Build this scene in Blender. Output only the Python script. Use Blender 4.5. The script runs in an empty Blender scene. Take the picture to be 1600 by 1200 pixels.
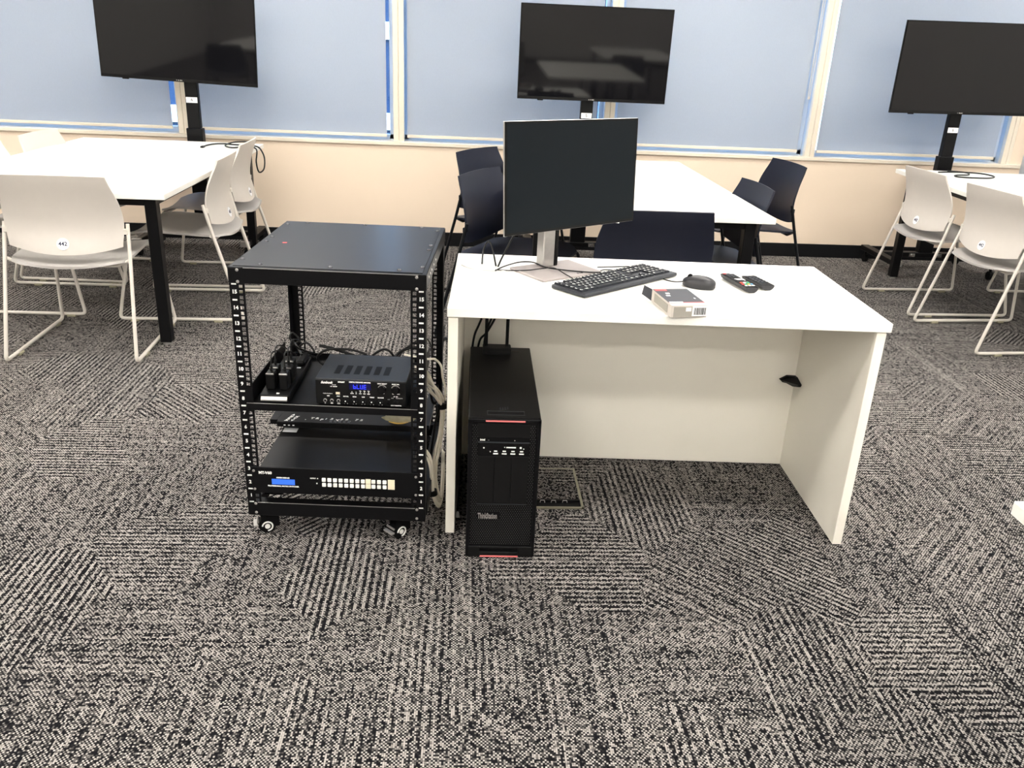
import bpy, bmesh, math, random
from mathutils import Vector, Matrix
random.seed(7)
PI = math.pi
scene = bpy.context.scene
COL = scene.collection

# ------------------------------------------------------------------ camera
CAM_F, CAM_PITCH, CAM_ROLL, CAM_H, CAM_YAW = 1324.26, 0.3836, 0.0448, 1.4197, 0.0641
cy, sy, cp, sp = math.cos(CAM_YAW), math.sin(CAM_YAW), math.cos(CAM_PITCH), math.sin(CAM_PITCH)
fwd = Vector((sy * cp, cy * cp, -sp)); rgt = Vector((cy, -sy, 0)); upv = rgt.cross(fwd)
cr, sr = math.cos(CAM_ROLL), math.sin(CAM_ROLL)
r2 = cr * rgt + sr * upv; u2 = -sr * rgt + cr * upv
cd = bpy.data.cameras.new('camera'); cam = bpy.data.objects.new('camera', cd); COL.objects.link(cam)
cam.matrix_world = Matrix(((r2.x, u2.x, -fwd.x, 0), (r2.y, u2.y, -fwd.y, 0), (r2.z, u2.z, -fwd.z, CAM_H), (0, 0, 0, 1)))
cd.sensor_fit = 'HORIZONTAL'; cd.sensor_width = 36.0; cd.lens = CAM_F / 1600 * 36.0
cd.clip_start = 0.05; cd.clip_end = 300
scene.camera = cam

# ------------------------------------------------------------------ world and exposure
SKY_STRENGTH = 1.3
LAMP_STRENGTH = 15.0
vs = scene.view_settings
vs.view_transform = 'Standard'; vs.look = 'None'; vs.exposure = 1.4; vs.gamma = 1.0; vs.use_curve_mapping = False
w = bpy.data.worlds.new('world'); scene.world = w; w.use_nodes = True
nt = w.node_tree
bg = nt.nodes['Background']
sky = nt.nodes.new('ShaderNodeTexSky'); sky.sky_type = 'NISHITA'; sky.sun_disc = False
sky.sun_elevation = math.radians(38); sky.sun_rotation = math.radians(200); sky.air_density = 1.0; sky.dust_density = 1.5
wb_ = nt.nodes.new('ShaderNodeMix'); wb_.data_type = 'RGBA'; wb_.blend_type = 'MULTIPLY'; wb_.inputs[0].default_value = 1.0
wb_.inputs[7].default_value = (0.62, 0.82, 1.05, 1)      # daylight seen by a camera balanced for the warm lamps
nt.links.new(sky.outputs[0], wb_.inputs[6]); nt.links.new(wb_.outputs[2], bg.inputs[0]); bg.inputs[1].default_value = SKY_STRENGTH

# ------------------------------------------------------------------ materials
def N(nt, t, **kw):
    n = nt.nodes.new(t)
    for k, v in kw.items(): setattr(n, k, v)
    return n
def setin(n, name, v):
    if name in n.inputs: n.inputs[name].default_value = v
MATS = {}
def mat(name, col, rough=0.5, metal=0.0, spec=0.5, var=0.06, scale=40.0, bump=0.0, coat=0.0, emit=None, emit_s=0.0, trans=0.0, alpha=1.0):
    if name in MATS: return MATS[name]
    m = bpy.data.materials.new(name); m.use_nodes = True; t = m.node_tree; b = t.nodes['Principled BSDF']
    tc = N(t, 'ShaderNodeTexCoord'); nz = N(t, 'ShaderNodeTexNoise'); nz.inputs['Scale'].default_value = scale; nz.inputs['Detail'].default_value = 3
    t.links.new(tc.outputs['Object'], nz.inputs['Vector'])
    mr = N(t, 'ShaderNodeMapRange'); mr.inputs['To Min'].default_value = 1 - var; mr.inputs['To Max'].default_value = 1 + var
    t.links.new(nz.outputs[0], mr.inputs['Value'])
    mx = N(t, 'ShaderNodeMix', data_type='RGBA', blend_type='MULTIPLY'); mx.inputs[0].default_value = 1.0
    mx.inputs[6].default_value = (*col, 1); t.links.new(mr.outputs[0], mx.inputs[7])
    t.links.new(mx.outputs[2], b.inputs['Base Color'])
    b.inputs['Roughness'].default_value = rough; b.inputs['Metallic'].default_value = metal
    setin(b, 'Specular IOR Level', spec); setin(b, 'Coat Weight', coat); setin(b, 'Transmission Weight', trans); setin(b, 'Alpha', alpha)
    if emit: setin(b, 'Emission Color', (*emit, 1)); setin(b, 'Emission Strength', emit_s)
    if bump:
        bp = N(t, 'ShaderNodeBump'); bp.inputs['Strength'].default_value = bump; bp.inputs['Distance'].default_value = 0.001
        t.links.new(nz.outputs[0], bp.inputs['Height']); t.links.new(bp.outputs[0], b.inputs['Normal'])
    MATS[name] = m; return m

M_white = mat('white laminate', (0.86, 0.85, 0.80), 0.38, var=0.015, scale=8)
M_edge = mat('cream edge banding', (0.86, 0.83, 0.70), 0.4, var=0.02)
M_panel = mat('warm white laminate panel', (0.92, 0.885, 0.79), 0.4, var=0.015, scale=8)
M_wall = mat('peach wall paint', (0.80, 0.665, 0.53), 0.7, var=0.02, scale=3, spec=0.2)
M_wallgrey = mat('grey wall paint', (0.62, 0.60, 0.57), 0.8, var=0.03, scale=2, spec=0.2)
M_pillar_shaded = mat('shade tinted white paint', (0.62, 0.68, 0.76), 0.7, var=0.02, scale=2, spec=0.2)  # white pillar; its bluish shade is painted into the colour
M_ceil = mat('ceiling tile white', (0.78, 0.78, 0.76), 0.9, var=0.05, scale=60)
M_frame = mat('beige aluminium frame', (0.74, 0.67, 0.56), 0.45, var=0.03)
M_alu_daylit = mat('daylight tinted aluminium', (0.56, 0.62, 0.68), 0.45, var=0.03)  # blue of the daylight behind the blinds is put into this colour
M_base = mat('black skirting vinyl', (0.006, 0.006, 0.007), 0.55, var=0.1, spec=0.15)
M_black = mat('black powder coat', (0.0035, 0.0035, 0.0042), 0.42, var=0.15, scale=120, bump=0.1, spec=0.14)
M_blacktop = mat('black satin sheet steel', (0.0065, 0.0078, 0.0105), 0.34, var=0.3, scale=9, spec=0.30)
M_blackmat = mat('matt black plastic', (0.004, 0.004, 0.0045), 0.5, var=0.1, scale=150, spec=0.15)
M_blackcase = mat('black painted case', (0.005, 0.005, 0.0053), 0.4, var=0.1, scale=60, spec=0.2)
M_amp = mat('charcoal amplifier case', (0.020, 0.0225, 0.026), 0.42, var=0.1, scale=200, bump=0.2, spec=0.35)
M_gloss = mat('black gloss plastic', (0.003, 0.003, 0.0035), 0.22, var=0.05, spec=0.25)
M_screen = mat('glossy dark screen glass', (0.004, 0.004, 0.005), 0.045, var=0.02, spec=0.40)
M_monscreen = mat('matt dark screen', (0.0042, 0.0072, 0.0100), 0.40, var=0.05, scale=3, spec=0.14)
M_bezel = mat('black screen bezel', (0.003, 0.003, 0.003), 0.3, spec=0.2)
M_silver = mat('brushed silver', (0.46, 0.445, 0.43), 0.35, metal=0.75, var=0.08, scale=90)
M_plate = mat('pale grey base plate', (0.36, 0.325, 0.315), 0.4, metal=0.2, var=0.04)
M_screw = mat('dark zinc screw', (0.10, 0.10, 0.11), 0.25, metal=0.9)
M_chrome = mat('chrome steel', (0.75, 0.75, 0.75), 0.18, metal=1.0)
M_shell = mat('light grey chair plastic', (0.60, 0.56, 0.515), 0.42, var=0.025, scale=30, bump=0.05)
M_seat_shaded = mat('shade darkened seat plastic', (0.42, 0.40, 0.38), 0.45, var=0.03, scale=30, bump=0.05)  # shell plastic darkened to paint in the shade under the tabletops
M_rod = mat('warm grey painted rod', (0.66, 0.62, 0.56), 0.35, var=0.03)
M_navy = mat('navy chair plastic', (0.0065, 0.0085, 0.019), 0.45, var=0.1, scale=60, bump=0.1, spec=0.28)
M_navyrod = mat('black painted rod', (0.004, 0.005, 0.007), 0.4, spec=0.25)
M_sticker = mat('white sticker', (0.85, 0.86, 0.88), 0.5, var=0.01)
M_ink = mat('dark printed ink', (0.02, 0.025, 0.06), 0.6)
M_blackink = mat('black printed ink', (0.01, 0.01, 0.01), 0.6)
M_print = mat('white print', (0.85, 0.85, 0.82), 0.5, var=0.01)
M_red = mat('red accent', (0.75, 0.06, 0.07), 0.35)
M_pinkred = mat('bright red strip', (0.85, 0.20, 0.20), 0.35)
M_green = mat('green button', (0.05, 0.5, 0.25), 0.5)
M_yellow = mat('yellow button', (0.8, 0.6, 0.1), 0.5)
M_blue = mat('blue button', (0.08, 0.3, 0.6), 0.5)
M_btn = mat('white rubber button', (0.86, 0.84, 0.80), 0.45)
M_cream = mat('cream blank plate', (0.82, 0.74, 0.56), 0.45)
M_lcd = mat('blue lcd backlight', (0.02, 0.07, 0.35), 0.3, emit=(0.03, 0.13, 0.70), emit_s=0.42)
M_led = mat('blue led digits', (0.02, 0.02, 0.9), 0.3, emit=(0.02, 0.035, 1.0), emit_s=1.1)
M_leddark = mat('dark blue display', (0.002, 0.002, 0.03), 0.15, emit=(0.0, 0.0, 0.05), emit_s=0.15)
M_cable = mat('black cable', (0.004, 0.004, 0.0045), 0.4, spec=0.25)
M_wcable = mat('cream network cable', (0.93, 0.87, 0.74), 0.5)
M_mouse = mat('dark grey mouse plastic', (0.030, 0.030, 0.034), 0.38, spec=0.4)
M_key = mat('dark keycap', (0.012, 0.0145, 0.020), 0.5, spec=0.3)
M_kbody = mat('charcoal keyboard body', (0.025, 0.028, 0.035), 0.45, spec=0.35)
M_card = mat('grey carton board', (0.33, 0.31, 0.27), 0.7)
M_cardlight = mat('white carton board', (0.60, 0.55, 0.50), 0.65)
M_carddark = mat('dark printed carton', (0.028, 0.031, 0.042), 0.55)
M_brass = mat('worn steel trim', (0.30, 0.29, 0.22), 0.35, metal=0.7, var=0.3, scale=60)
M_bag = mat('clear plastic bag', (0.75, 0.70, 0.50), 0.15, alpha=0.45, var=0.2, scale=80)
M_gold = mat('amber fitting', (0.75, 0.48, 0.08), 0.35)
M_lamp = mat('lamp diffuser', (0.9, 0.9, 0.9), 0.5, emit=(1.0, 0.955, 0.89), emit_s=LAMP_STRENGTH)
M_grommet = mat('white grommet plastic', (0.80, 0.79, 0.75), 0.4)
M_orange = mat('orange red plastic', (0.6, 0.07, 0.03), 0.5)

def make_blind_mat():
    m = bpy.data.materials.new('blind fabric'); m.use_nodes = True; t = m.node_tree; t.nodes.clear()
    out = N(t, 'ShaderNodeOutputMaterial'); mix = N(t, 'ShaderNodeMixShader'); d = N(t, 'ShaderNodeBsdfDiffuse'); tr = N(t, 'ShaderNodeBsdfTranslucent')
    tc = N(t, 'ShaderNodeTexCoord'); wv = N(t, 'ShaderNodeTexNoise'); wv.inputs['Scale'].default_value = 260; wv.inputs['Detail'].default_value = 1
    mp = N(t, 'ShaderNodeMapping'); mp.inputs['Scale'].default_value = (1, 1, 0.25)
    t.links.new(tc.outputs['Object'], mp.inputs[0]); t.links.new(mp.outputs[0], wv.inputs['Vector'])
    r = N(t, 'ShaderNodeMapRange'); r.inputs['To Min'].default_value = 0.93; r.inputs['To Max'].default_value = 1.05
    t.links.new(wv.outputs[0], r.inputs['Value'])
    mx = N(t, 'ShaderNodeMix', data_type='RGBA', blend_type='MULTIPLY'); mx.inputs[0].default_value = 1; mx.inputs[6].default_value = (0.47, 0.51, 0.56, 1)
    t.links.new(r.outputs[0], mx.inputs[7]); t.links.new(mx.outputs[2], d.inputs[0]); tr.inputs[0].default_value = (0.58, 0.60, 0.63, 1)
    mix.inputs[0].default_value = 0.30
    t.links.new(d.outputs[0], mix.inputs[1]); t.links.new(tr.outputs[0], mix.inputs[2]); t.links.new(mix.outputs[0], out.inputs[0])
    return m
M_blind = make_blind_mat()

def make_glass():
    m = bpy.data.materials.new('window glass'); m.use_nodes = True; t = m.node_tree; t.nodes.clear()
    out = N(t, 'ShaderNodeOutputMaterial'); mix = N(t, 'ShaderNodeMixShader'); a = N(t, 'ShaderNodeBsdfTransparent'); g = N(t, 'ShaderNodeBsdfGlossy')
    fr = N(t, 'ShaderNodeFresnel'); fr.inputs[0].default_value = 1.45; g.inputs['Roughness'].default_value = 0.02
    a.inputs[0].default_value = (0.86, 0.92, 0.95, 1)
    t.links.new(fr.outputs[0], mix.inputs[0]); t.links.new(a.outputs[0], mix.inputs[1]); t.links.new(g.outputs[0], mix.inputs[2]); t.links.new(mix.outputs[0], out.inputs[0])
    return m
M_glass = make_glass()

def make_carpet(name='loop pile carpet'):
    m = bpy.data.materials.new(name); m.use_nodes = True; t = m.node_tree; L = t.links.new
    b = t.nodes['Principled BSDF']
    def val(x):
        n = N(t, 'ShaderNodeValue'); n.outputs[0].default_value = x; return n.outputs[0]
    def ma(op, a, b_=None, c=None):
        n = N(t, 'ShaderNodeMath', operation=op)
        for i, x in enumerate((a, b_, c)):
            if x is None: continue
            if isinstance(x, (int, float)): n.inputs[i].default_value = x
            else: L(x, n.inputs[i])
        return n.outputs[0]
    geo = N(t, 'ShaderNodeNewGeometry'); sep = N(t, 'ShaderNodeSeparateXYZ'); L(geo.outputs['Position'], sep.inputs[0])
    X, Y = sep.outputs[0], sep.outputs[1]
    # patches: polygons from a voronoi with 45 degree edges
    def patch(scale, dx, dy):
        cb = N(t, 'ShaderNodeCombineXYZ'); L(ma('MULTIPLY_ADD', X, scale, dx), cb.inputs[0]); L(ma('MULTIPLY_ADD', Y, scale * 0.8, dy), cb.inputs[1])
        v = N(t, 'ShaderNodeTexVoronoi', voronoi_dimensions='2D', distance='MANHATTAN', feature='F1'); v.inputs['Scale'].default_value = 1; v.inputs['Randomness'].default_value = 0.85
        L(cb.outputs[0], v.inputs['Vector']); s = N(t, 'ShaderNodeSeparateColor'); L(v.outputs['Color'], s.inputs[0]); return s
    pc = patch(3.4, 0.3, 0.7)
    R = pc.outputs[0]
    ang = ma('ADD', ma('ADD', ma('MULTIPLY', ma('LESS_THAN', R, 0.45), PI / 2), ma('MULTIPLY', ma('MULTIPLY', ma('GREATER_THAN', R, 0.80), ma('LESS_THAN', R, 0.90)), PI / 4)), ma('MULTIPLY', ma('GREATER_THAN', R, 0.90), 3 * PI / 4))
    ca, sa = ma('COSINE', ang), ma('SINE', ang)
    # loops on a fixed staggered weave, ribs laid over them in the direction of each patch
    CX, CY = 0.0044, 0.0048
    vr = ma('DIVIDE', Y, CY); row = ma('FLOOR', vr); fv = ma('FRACT', vr)
    ur = ma('DIVIDE', X, CX); col = ma('FLOOR', ur); fu = ma('FRACT', ur)
    par = ma('FLOORED_MODULO', ma('ADD', col, row), 2.0)
    Xc, Yc = ma('MULTIPLY', ma('ADD', col, 0.5), CX), ma('MULTIPLY', ma('ADD', row, 0.5), CY)
    v = ma('SUBTRACT', ma('MULTIPLY', Yc, ca), ma('MULTIPLY', Xc, sa))
    def white(x, y, z):
        cb = N(t, 'ShaderNodeCombineXYZ')
        for i, q in enumerate((x, y, z)):
            if isinstance(q, (int, float)): cb.inputs[i].default_value = q
            else: L(q, cb.inputs[i])
        wn = N(t, 'ShaderNodeTexWhiteNoise', noise_dimensions='3D'); L(cb.outputs[0], wn.inputs['Vector']); return wn.outputs['Value']
    wc = white(col, row, 1.0); wr = white(ma('FLOOR', ma('DIVIDE', v, 0.0095)), ma('FLOOR', ma('MULTIPLY', pc.outputs[1], 97)), 5.0)
    rib = ma('SINE', ma('MULTIPLY', v, 2 * PI / 0.0205))
    ribamp = ma('MULTIPLY', ma('MAXIMUM', ma('SUBTRACT', pc.outputs[2], 0.30), 0.07), 0.44)
    s = ma('ADD', ma('ADD', ma('MULTIPLY_ADD', par, 0.30, ma('MULTIPLY', wc, 0.52)), ma('MULTIPLY', wr, 0.16)), ma('MULTIPLY', rib, ribamp))
    lt = N(t, 'ShaderNodeMapRange', interpolation_type='SMOOTHSTEP'); lt.inputs['From Min'].default_value = 0.42; lt.inputs['From Max'].default_value = 0.72; L(s, lt.inputs['Value'])
    du = ma('SUBTRACT', fu, 0.5); dv = ma('SUBTRACT', fv, 0.5)
    d2 = ma('ADD', ma('MULTIPLY', du, du), ma('MULTIPLY', dv, dv))
    dome = ma('SUBTRACT', 1.0, ma('MULTIPLY', d2, 2.2))
    mix = N(t, 'ShaderNodeMix', data_type='RGBA'); L(lt.outputs[0], mix.inputs[0]); mix.inputs[6].default_value = (0.006, 0.0058, 0.0075, 1); mix.inputs[7].default_value = (0.40, 0.372, 0.35, 1)
    gap_shade = N(t, 'ShaderNodeMapRange'); gap_shade.inputs['From Min'].default_value = 0.1; gap_shade.inputs['From Max'].default_value = 0.7; gap_shade.inputs['To Min'].default_value = 0.22; L(dome, gap_shade.inputs['Value'])  # shade in the crevices between loops, multiplied into the colour
    mm = N(t, 'ShaderNodeMix', data_type='RGBA', blend_type='MULTIPLY'); mm.inputs[0].default_value = 1; L(mix.outputs[2], mm.inputs[6]); L(gap_shade.outputs[0], mm.inputs[7])
    L(mm.outputs[2], b.inputs['Base Color']); b.inputs['Roughness'].default_value = 0.95; setin(b, 'Specular IOR Level', 0.1)
    bp = N(t, 'ShaderNodeBump'); bp.inputs['Strength'].default_value = 0.6; bp.inputs['Distance'].default_value = 0.003; L(dome, bp.inputs['Height']); L(bp.outputs[0], b.inputs['Normal'])
    return m
M_carpet = make_carpet()

# ------------------------------------------------------------------ mesh helpers
class MB:
    def __init__(s): s.bm = bmesh.new()
    def box(s, x0, x1, y0, y1, z0, z1, b=0.0, M=None, seg=1):
        t = bmesh.new(); bmesh.ops.create_cube(t, size=1.0)
        bmesh.ops.scale(t, vec=(x1 - x0, y1 - y0, z1 - z0), verts=t.verts)
        bmesh.ops.translate(t, vec=((x0 + x1) / 2, (y0 + y1) / 2, (z0 + z1) / 2), verts=t.verts)
        if b > 0: bmesh.ops.bevel(t, geom=t.edges[:], offset=b, segments=seg, profile=0.6, affect='EDGES')
        return s.join(t, M)
    def join(s, t, M=None):
        if M is not None: bmesh.ops.transform(t, matrix=M, verts=t.verts)
        me = bpy.data.meshes.new('tmp'); t.to_mesh(me); t.free(); s.bm.from_mesh(me); bpy.data.meshes.remove(me); return s
    def mesh(s, me, M):
        n0 = len(s.bm.verts); s.bm.from_mesh(me); s.bm.verts.ensure_lookup_table()
        bmesh.ops.transform(s.bm, matrix=M, verts=s.bm.verts[n0:]); return s
    def lathe(s, prof, M=None, seg=16):
        # prof: list of (r, z) about local z
        t = bmesh.new(); rings = []
        for r, z in prof:
            rings.append([t.verts.new((max(r, 1e-5) * math.cos(2 * PI * k / seg), max(r, 1e-5) * math.sin(2 * PI * k / seg), z)) for k in range(seg)])
        for a, b_ in zip(rings, rings[1:]):
            for k in range(seg): t.faces.new((a[k], a[(k + 1) % seg], b_[(k + 1) % seg], b_[k]))
        t.faces.new(rings[0][::-1]); t.faces.new(rings[-1])
        return s.join(t, M)
    def cyl(s, p0, p1, r, seg=12, r1=None):
        p0, p1 = Vector(p0), Vector(p1); d = p1 - p0
        M = Matrix.Translation(p0) @ d.to_track_quat('Z', 'Y').to_matrix().to_4x4()
        return s.lathe([(r, 0), (r if r1 is None else r1, d.length)], M, seg)
    def tube(s, pts, r, seg=8):
        pts = [Vector(p) for p in pts]; n = len(pts); t = bmesh.new(); rings = []
        tan = [(pts[min(i + 1, n - 1)] - pts[max(i - 1, 0)]).normalized() for i in range(n)]
        up = Vector((0, 0, 1)) if abs(tan[0].z) < 0.9 else Vector((1, 0, 0))
        nrm = (up - tan[0] * up.dot(tan[0])).normalized()
        for i in range(n):
            nrm = (nrm - tan[i] * nrm.dot(tan[i])).normalized(); bi = tan[i].cross(nrm)
            rings.append([t.verts.new(pts[i] + r * (math.cos(2 * PI * k / seg) * nrm + math.sin(2 * PI * k / seg) * bi)) for k in range(seg)])
        for a, b_ in zip(rings, rings[1:]):
            for k in range(seg): t.faces.new((a[k], a[(k + 1) % seg], b_[(k + 1) % seg], b_[k]))
        t.faces.new(rings[0][::-1]); t.faces.new(rings[-1])
        return s.join(t)
    def prism(s, poly, depth, M=None, b=0.0):
        # poly in local xy, extruded along +z by depth
        t = bmesh.new(); a = [t.verts.new((x, y, 0)) for x, y in poly]; c = [t.verts.new((x, y, depth)) for x, y in poly]
        t.faces.new(a[::-1]); t.faces.new(c); n = len(poly)
        for k in range(n): t.faces.new((a[k], a[(k + 1) % n], c[(k + 1) % n], c[k]))
        if b: bmesh.ops.bevel(t, geom=t.edges[:], offset=b, segments=2, affect='EDGES')
        return s.join(t, M)
    def sheet(s, fn, nu, nv, thick):
        # fn(u,v)->Vector for u,v in 0..1 ; a shell of the given thickness along the normal
        t = bmesh.new(); e = 1e-3; F = []; B = []
        for j in range(nv + 1):
            rf, rb = [], []
            for i in range(nu + 1):
                u, v = i / nu, j / nv; p = fn(u, v)
                du = fn(min(u + e, 1), v) - fn(max(u - e, 0), v); dv = fn(u, min(v + e, 1)) - fn(u, max(v - e, 0))
                n = du.cross(dv).normalized()
                rf.append(t.verts.new(p)); rb.append(t.verts.new(p - n * thick))
            F.append(rf); B.append(rb)
        for j in range(nv):
            for i in range(nu):
                t.faces.new((F[j][i], F[j][i + 1], F[j + 1][i + 1], F[j + 1][i])); t.faces.new((B[j][i], B[j + 1][i], B[j + 1][i + 1], B[j][i + 1]))
        for i in range(nu):
            t.faces.new((F[0][i], B[0][i], B[0][i + 1], F[0][i + 1])); t.faces.new((F[nv][i], F[nv][i + 1], B[nv][i + 1], B[nv][i]))
        for j in range(nv):
            t.faces.new((F[j][0], F[j + 1][0], B[j + 1][0], B[j][0])); t.faces.new((F[j][nu], B[j][nu], B[j + 1][nu], F[j + 1][nu]))
        return s.join(t)
    def text(s, txt, size, M, extrude=0.0003, align='LEFT', sx=1.0, shear=0.0, bold=0.0):
        c = bpy.data.curves.new('t', 'FONT'); c.body = txt; c.size = size; c.extrude = extrude; c.align_x = align; c.align_y = 'CENTER'; c.resolution_u = 2; c.shear = shear; c.offset = bold
        o = bpy.data.objects.new('t', c); COL.objects.link(o)
        me = bpy.data.meshes.new_from_object(o.evaluated_get(bpy.context.evaluated_depsgraph_get()))
        s.mesh(me, M @ Matrix.Diagonal((sx, 1, 1, 1)))
        bpy.data.objects.remove(o); bpy.data.curves.remove(c); bpy.data.meshes.remove(me); return s
    def done(s, name, m, smooth=False):
        bmesh.ops.recalc_face_normals(s.bm, faces=s.bm.faces[:])
        me = bpy.data.meshes.new(name); s.bm.to_mesh(me); s.bm.free()
        me.materials.append(m)
        if smooth:
            for p in me.polygons: p.use_smooth = True
            me.set_sharp_from_angle(angle=math.radians(38))
        return me
    def build(s, name, m, parent=None, smooth=False, label=None, kind=None):
        o = bpy.data.objects.new(name, s.done(name, m, smooth)); COL.objects.link(o)
        if parent is not None: o.parent = parent
        if label: o['label'] = label
        if kind: o['kind'] = kind
        return o

def tag(o, label, cat, group=None):
    o['label'] = label; o['category'] = cat
    if group: o['group'] = group
    return o
def thing(name, label, cat, loc=(0, 0, 0), rz=0.0, group=None):
    o = bpy.data.objects.new(name, None); COL.objects.link(o); o.location = loc; o.rotation_euler = (0, 0, rz); o.empty_display_size = 0.1
    return tag(o, label, cat, group)
def kids(o): return [c for c in bpy.data.objects if c.parent is o]
def dup(o, parent=None, loc=None, rz=None, label=None, group=None):
    c = o.copy(); COL.objects.link(c); c.parent = parent
    if loc is not None: c.location = loc
    if rz is not None: c.rotation_euler = (0, 0, rz)
    if label: c['label'] = label
    if group: c['group'] = group
    for k in kids(o): dup(k, c)
    return c
def share(o, parent, loc=(0, 0, 0), rz=0.0):
    c = o.copy(); COL.objects.link(c); c.parent = parent; c.location = loc; c.rotation_euler = (0, 0, rz); return c
def rounded(pts, r, n=5):
    pts = [Vector(p) for p in pts]; out = [pts[0]]
    for a, b, c in zip(pts, pts[1:], pts[2:]):
        rr = min(r, (a - b).length * 0.45, (c - b).length * 0.45); p = b + (a - b).normalized() * rr; q = b + (c - b).normalized() * rr
        for k in range(n + 1):
            t = k / n; out.append((1 - t) ** 2 * p + 2 * t * (1 - t) * b + t * t * q)
    out.append(pts[-1]); return out
def smooth_pts(pts, n=8):
    P = [Vector(p) for p in pts]; P = [P[0] * 2 - P[1]] + P + [P[-1] * 2 - P[-2]]; out = []
    for i in range(1, len(P) - 2):
        for k in range(n):
            t = k / n; a, b, c, d = P[i - 1], P[i], P[i + 1], P[i + 2]
            out.append(0.5 * ((2 * b) + (c - a) * t + (2 * a - 5 * b + 4 * c - d) * t * t + (3 * b - a - 3 * c + d) * t ** 3))
    out.append(P[-2]); return out
def struct(o): o['kind'] = 'structure'; return o
FRONT = Matrix.Rotation(PI / 2, 4, 'X')          # text plane: upright, facing -y
def front(x, y, z): return Matrix.Translation((x, y, z)) @ FRONT

# ------------------------------------------------------------------ the room
WY = 6.215; RX0, RX1, RY0, RZ = -5.6, 5.6, -8.6, 2.75
SILL = 0.742; MUL = [-1.9578 + k * 1.4808 for k in range(-1, 5)]    # mullion centres
HEAD = 2.45
struct(MB().box(RX0 - .15, RX1 + .15, RY0 - .15, WY + .25, -.12, 0).build('floor', M_carpet))
struct(MB().box(RX0 - .15, RX1 + .15, RY0 - .15, WY + .25, RZ, RZ + .1).build('ceiling', M_ceil))
struct(MB().box(RX0 - .15, RX0, RY0, WY, 0, RZ).build('wall_left', M_wallgrey))
struct(MB().box(RX1, RX1 + .15, RY0, WY, 0, RZ).build('wall_right', M_wallgrey))
struct(MB().box(RX0 - .15, RX1 + .15, RY0 - .15, RY0, 0, RZ).build('wall_front', M_wallgrey))
wb = MB(); wb.box(RX0 - .15, RX1 + .15, WY, WY + .2, 0, SILL - .03); wb.box(RX0 - .15, RX1 + .15, WY, WY + .2, HEAD, RZ)
wb.box(RX0 - .15, MUL[0] - .03, WY, WY + .2, SILL - .03, HEAD); wb.box(MUL[5] + .03, RX1 + .15, WY, WY + .2, SILL - .03, HEAD)
struct(wb.build('wall_back', M_wall))
struct(MB().box(4.085, RX1, WY - .12, WY, 0, RZ).build('wall_pillar', M_pillar_shaded))
struct(MB().box(RX0, 4.085, WY - .012, WY, 0, .0988, b=.002).build('baseboard_back', M_base))
struct(MB().box(RX0, RX1, RY0, RY0 + .012, 0, .0988, b=.002).build('baseboard_front', M_base))
struct(MB().box(RX0, 4.075, WY - .016, WY + .16, SILL - .035, SILL - .008, b=.003).build('trim_1', M_frame))
for i, x in enumerate(MUL):
    m = MB(); m.box(x - .037, x - .0015, WY + .002, WY + .040, SILL - .008, HEAD, b=.002); m.box(x + .0015, x + .037, WY + .002, WY + .040, SILL - .008, HEAD, b=.002)
    m.box(x - .02, x + .02, WY + .008, WY + .04, SILL - .008, HEAD)
    tr_ = struct(m.build('trim_%d' % (i + 2), M_frame))
    MB().box(x - .0365, x + .0365, WY + .0405, WY + .15, SILL - .008, HEAD).build('mullion_body', M_alu_daylit, tr_)
where = ['at the far left behind the left table', 'between the left screen and the second mullion', 'left of the middle screen', 'between the middle and right screens', 'behind the right screen']
for i in range(5):
    a, b = MUL[i] + .037, MUL[i + 1] - .037
    wn = bpy.data.objects.new('window_%d' % (i + 1), None); COL.objects.link(wn); struct(wn)
    f = MB(); f.box(a, b, WY + .085, WY + .125, SILL - .008, SILL + .03); f.box(a, b, WY + .085, WY + .125, HEAD - .04, HEAD)
    f.box(a, a + .03, WY + .085, WY + .125, SILL, HEAD); f.box(b - .03, b, WY + .085, WY + .125, SILL, HEAD)
    f.build('window_frame', M_alu_daylit, wn)
    MB().box(a + .03, b - .03, WY + .1, WY + .106, SILL + .03, HEAD - .04).build('pane', M_glass, wn)
    bl = thing('roller_blind', 'pale blue grey roller blind ' + where[i], 'blind', ((a + b) / 2 - .014, WY + .035, SILL + .005), 0)
    hw = (b - a) / 2 - .035
    MB().box(-hw, hw, -.0008, .0008, .03, HEAD - SILL - .06).build('blind_fabric', M_blind, bl)
    MB().box(-hw, hw, -.012, .006, .012, .032, b=.004, seg=2).build('bottom_rail', M_frame, bl, smooth=True)
    MB().cyl((-hw, 0, HEAD - SILL - .04), (hw, 0, HEAD - SILL - .04), .022).build('roller_tube', M_frame, bl, smooth=True)
    if i in (3, 4):
        ch = MB(); ch.tube(smooth_pts([(hw + .016, -.006, 1.5), (hw + .016, -.006, .9), (hw + .016, -.008, .42), (hw + .023, -.01, .40), (hw + .030, -.008, .42), (hw + .030, -.006, .9), (hw + .030, -.006, 1.5)], 5), .0022, 6)
        ch.build('pull_chain', M_frame, bl, smooth=True)
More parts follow.
